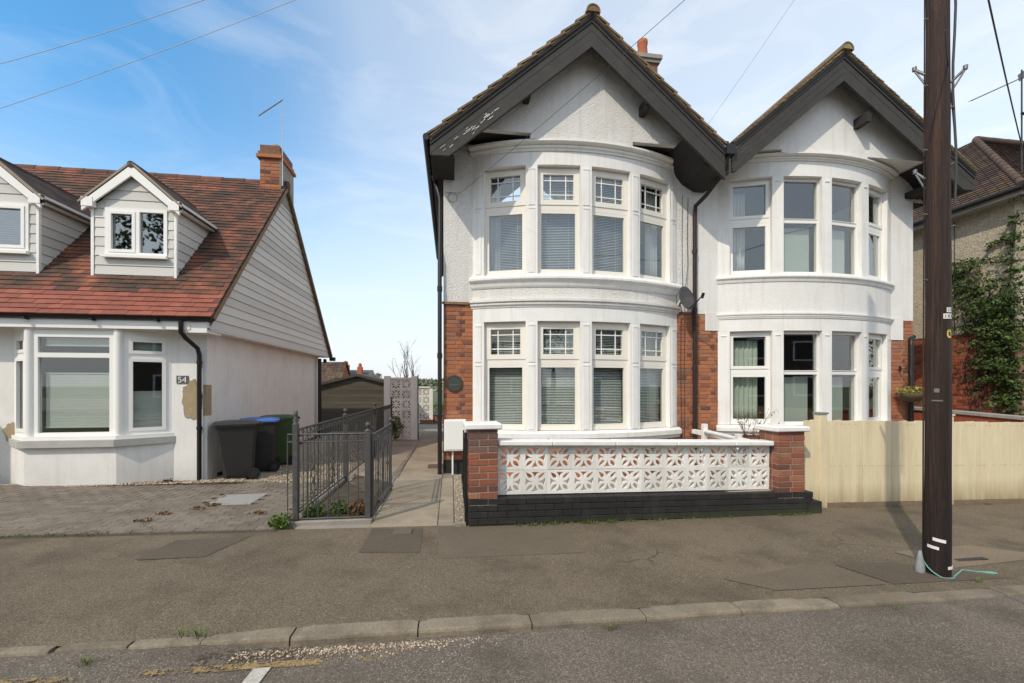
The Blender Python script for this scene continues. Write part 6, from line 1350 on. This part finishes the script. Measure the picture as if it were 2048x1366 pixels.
def hipface(c00, c10, cT0, cT1, rows, tw_, name):
    """tile rows between an eaves edge and a ridge edge"""
    c00, c10, cT0, cT1 = map(Vector, (c00, c10, cT0, cT1)); fm = MB(); nrm = (c10 - c00).cross(cT0 - c00).normalized()
    if nrm.z < 0: nrm = -nrm
    for i in range(rows):
        a = c00.lerp(cT0, i / rows) + nrm * 0.035; b = c10.lerp(cT1, i / rows) + nrm * 0.035; a2 = c00.lerp(cT0, (i + 1.08) / rows) + nrm * 0.012; b2 = c10.lerp(cT1, (i + 1.08) / rows) + nrm * 0.012
        L_ = (b - a).length; k = max(1, int(L_ / tw_))
        for j in range(k):
            p0, p1, q0, q1 = a.lerp(b, j / k + 0.03 / k), a.lerp(b, (j + 0.97) / k), a2.lerp(b2, j / k + 0.03 / k), a2.lerp(b2, (j + 0.97) / k)
            fm.add([p0, p1, q1, q0, p0 - nrm * 0.014, p1 - nrm * 0.014], [(0, 1, 2, 3), (0, 4, 5, 1)])
    fm.build(name, M['ntile'], NB, kind='stuff', recentre=False)
hipface((e0, n0, zE), (e1, n0, zE), ap, ap2, 34, 0.18, 'roof_tile_field')
hipface((e0, yB, zE), (e0, n0, zE), (ap[0], yB - d_, ap[2]), ap, 34, 0.18, 'roof_tile_field')
MB().add([(e0, n0, zE), (e1, n0, zE), (e1, yB, zE), (e0, yB, zE), ap, (e1, n0 + d_, ap[2]), (e1, yB - d_, ap[2]), (ap[0], yB - d_, ap[2])], [(0, 1, 5, 4), (3, 0, 4, 7), (0, 3, 2, 1), (4, 5, 6, 7), (2, 3, 7, 6), (1, 2, 6, 5)]).build('roof_core', M['soffit'], NB)
hv = Vector(ap) - Vector((e0, n0, zE)); nn_ = 16
for i in range(nn_):
    a = Vector((e0, n0, zE + 0.03)) + hv * (i / nn_); b = Vector((e0, n0, zE + 0.03)) + hv * ((i + 0.96) / nn_); MB().tube([a, b], [0.075, 0.065], 8).build('hip_tile', M['ntile'], NB)
for i in range(8): MB().tube([(ap[0] + i * 0.5, ap[1], ap[2] + 0.02), (ap[0] + i * 0.5 + 0.48, ap[1], ap[2] + 0.02)], [0.1, 0.095], 8).build('ridge_tile', M['ntile'], NB)
MB().box(e0 + 0.02, e0 + 0.06, n0 + 0.02, yB, zE - 0.17, zE - 0.02).build('fascia', M['sill'], NB); MB().box(e0 + 0.061, e1, n0 + 0.02, n0 + 0.06, zE - 0.17, zE - 0.02).build('fascia', M['sill'], NB)
MB().box(e0 + 0.06, NX, n0 + 0.06, yB, zE - 0.16, zE - 0.13).build('soffit', M['sill'], NB); MB().box(NX, e1, n0 + 0.06, NY, zE - 0.16, zE - 0.13).build('soffit', M['sill'], NB)
MB().tube([(e0 - 0.04, n0 - 0.04, zE - 0.05), (e0 - 0.04, yB, zE - 0.05)], 0.055, 8).build('gutter', M['black'], NB); MB().tube([(e0 - 0.04, n0 - 0.04, zE - 0.05), (e1, n0 - 0.04, zE - 0.05)], 0.055, 8).build('gutter', M['black'], NB)
MB().tube([(NX - 0.015, 8.95, 5.7), (NX - 0.015, 8.95, 2.9)], 0.008, 5).build('wall_cable', M['wire'], NB)
# boundary wall between the houses
bwl = thing('boundary_wall', 'low boundary wall with grey coping between the right house and its neighbour', 'wall', (10.3, 6.5, 0))
MB().add([(x_, y_, z_) for x_ in (10.2, 10.42) for (y_, zt) in ((5.0, 0.93), (9.4, 1.13)) for z_ in (-0.4, zt)], [(0, 1, 3, 2), (4, 5, 7, 6), (0, 1, 5, 4), (2, 3, 7, 6), (0, 2, 6, 4), (1, 3, 7, 5)]).build('wall_face', M['rbrick_i'], bwl)
for i in range(7): y0 = 5.0 + i * 0.63; MB().add([(x_, y_, z_ + (y_ - 5.0) * 0.0455) for x_ in (10.16, 10.46) for y_ in (y0, y0 + 0.62) for z_ in (0.931, 0.985)], [(0, 1, 3, 2), (4, 5, 7, 6), (0, 1, 5, 4), (2, 3, 7, 6), (0, 2, 6, 4), (1, 3, 7, 5)]).build('coping_stone', M['cement'], bwl)
# ivy on the side wall
iv = thing('ivy', 'dark green ivy climbing the neighbour side wall at the right edge', 'ivy', (12.2, 8.2, 0)); mb = MB(); st = MB()
rr = random.Random(3)
def pxw(u, v, X=12.42):
    c = (u - 1024) / 850; th_ = rad(8.168); rx, ry, rz_ = c * math.cos(th_) + math.sin(th_), -c * math.sin(th_) + math.cos(th_), (772 - v) / 850; k = X / rx; return Vector((X, ry * k, 1.6 + rz_ * k))
# growth areas described in wall coordinates: (y along wall, z up, half sizes, density)
for (y, z, ry, rz2, n, bulge) in ((8.67, 4.18, 0.4, 0.34, 520, 0.14), (8.37, 3.63, 0.45, 0.41, 700, 0.18), (8.05, 3.11, 0.37, 0.52, 800, 0.22), (7.75, 3.51, 0.26, 0.44, 500, 0.2), (7.96, 2.42, 0.38, 0.51, 800, 0.26), (7.7, 2.51, 0.26, 0.66, 600, 0.25), (8.42, 2.99, 0.45, 0.17, 220, 0.12), (8.14, 1.91, 0.28, 0.29, 360, 0.22), (7.75, 1.73, 0.17, 0.33, 360, 0.25), (7.7, 4.83, 0.1, 0.66, 200, 0.1), (7.79, 1.29, 0.22, 0.24, 330, 0.22), (7.66, 0.96, 0.17, 0.28, 200, 0.2), (8.88, 4.42, 0.15, 0.17, 110, 0.08)):
    for _ in range(int(n / 9)):
        t = (rr.gauss(0, 0.5), rr.gauss(0, 0.5)); c = (12.42 - abs(rr.gauss(0, bulge)), y + t[0] * ry * 1.3, z + t[1] * rz2 * 1.3)
        leafblob(mb, c, (0.09, 0.15, 0.05), 17, rr.choice((0.026, 0.034, 0.044)), 1.0)
for (a, b, n) in (((7.638, 4.366), (8.981, 4.672), 22), ((7.788, 4.967), (8.279, 4.788), 22), ((7.874, 3.985), (7.746, 5.508), 22), ((8.186, 3.017), (8.719, 2.872), 22)):
    st.tube([(12.45, a[0], a[1]), (12.44, (a[0] + b[0]) / 2, (a[1] + b[1]) / 2 + 0.06), (12.45, b[0], b[1])], 0.008, 4)
    for i in range(n): t = i / n; leafblob(mb, (12.40, a[0] + (b[0] - a[0]) * t, a[1] + (b[1] - a[1]) * t + 0.06 * math.sin(t * 3.1) + rr.gauss(0, .03)), (0.05, 0.06, 0.04), 8, 0.030)
for i in range(14): y = rr.uniform(7.85, 8.6); st.tube([(12.46, y, 0.5), (12.45, y + rr.uniform(-.2, .2), 2.0), (12.45, y + rr.uniform(-.3, .4), rr.uniform(3, 4.4))], 0.012, 4)
mb.build('leaves', M['ivy'], iv, kind='stuff'); st.build('stems', M['twig'], iv)
# yagi aerial of the neighbour
ya = thing('television_aerial', 'dark long comb aerial on a mast at the top right corner', 'aerial', (12.0, 7.0, 7))
am_ = Vector((11.75, 7.2, 0)); tp = (12.62, 7.81)
MB().tube([(13.22, 8.15, 6.6), (13.22, 8.15, 7.4), (13.22, 8.15, 9.0)], 0.016, 6).build('mast', M['wire'], ya)
a0, a1 = Vector((13.2, 8.13, 8.80)), Vector((11.95, 8.25, 8.22))
MB().tube([a0, a1], 0.012, 6).build('boom', M['wire'], ya)
for i in range(20): c = a0.lerp(a1, 0.12 + i * 0.045); MB().tube([c + Vector((0.02, 0.10, 0.03)), c - Vector((0.02, 0.10, 0.03))], 0.006, 4).build('element', M['galv'], ya)
MB().obox(a0 + Vector((0.02, 0, 0.06)), (0.01, 0.02, 0.09), (0.0, 0.08, -0.02), (0.004, 0, 0)).build('reflector', M['galv'], ya)
MB().tube([(13.14, 8.1, 7.95), (13.3, 8.1, 7.92)], 0.03, 6).build('clamp', M['black'], ya)

# ------------------------------------------------------------------ ACROSS THE STREET (mirrored in the panes)
for i, (x0, lab) in enumerate(((-17, 'plain brick house across the street, left'), (-6.5, 'plain brick house across the street, middle'), (4.5, 'plain brick house across the street, right'), (14.5, 'plain brick house across the street, far right'))):
    T = thing('opposite_house', lab + ', seen only mirrored in the windows', 'house', (x0 + 4, -16, 0), 'houses across the street')
    MB().box(x0, x0 + 8, -23, -15.5, -0.3, 5.2).build('wall', M['dimb'], T)
    MB().prism([(-23.3, 5.15), (-15.2, 5.15), (-19.2, 8.3)], x0 - 0.3, x0 + 8.3, 'x').build('roof', M['slate'], T)
    for wx in (1.2, 5.0):
        for wz in (0.9, 3.4): MB().box(x0 + wx, x0 + wx + 1.7, -15.49, -15.42, wz, wz + 1.4).build('window', M['upvc'], T); MB().box(x0 + wx + 0.1, x0 + wx + 1.6, -15.41, -15.40, wz + 0.1, wz + 1.3).build('pane', M['ink'], T)
    MB().box(x0 + 3.6, x0 + 4.5, -15.49, -15.44, 0, 2.1).build('door', M['timber'], T)
for i, (x, y, h) in enumerate(((-17.0, -13.2, 14.5), (2.2, -13, 6.5))):
    T = thing('street_tree', ('spreading tree across the street mirrored in the dormer panes', 'smaller tree across the street mirrored in the bay panes')[i], 'tree', (x, y, 0))
    MB().tube([(x, y, -0.2), (x + 0.1, y, 2), (x, y + 0.1, h * 0.6)], [0.2, 0.15, 0.08], 8).build('trunk', M['twig'], T)
    mb = MB()
    for _ in range(34): a = R.uniform(0, 6.28); q = R.uniform(0, 0.19 * h); leafblob(mb, (x + q * math.cos(a), y + q * math.sin(a), h * 0.65 + R.uniform(-0.2, 0.23) * h), (0.07 * h, 0.07 * h, 0.05 * h), 60, 0.012 * h)
    mb.build('crown', M['ivy'], T, kind='stuff')
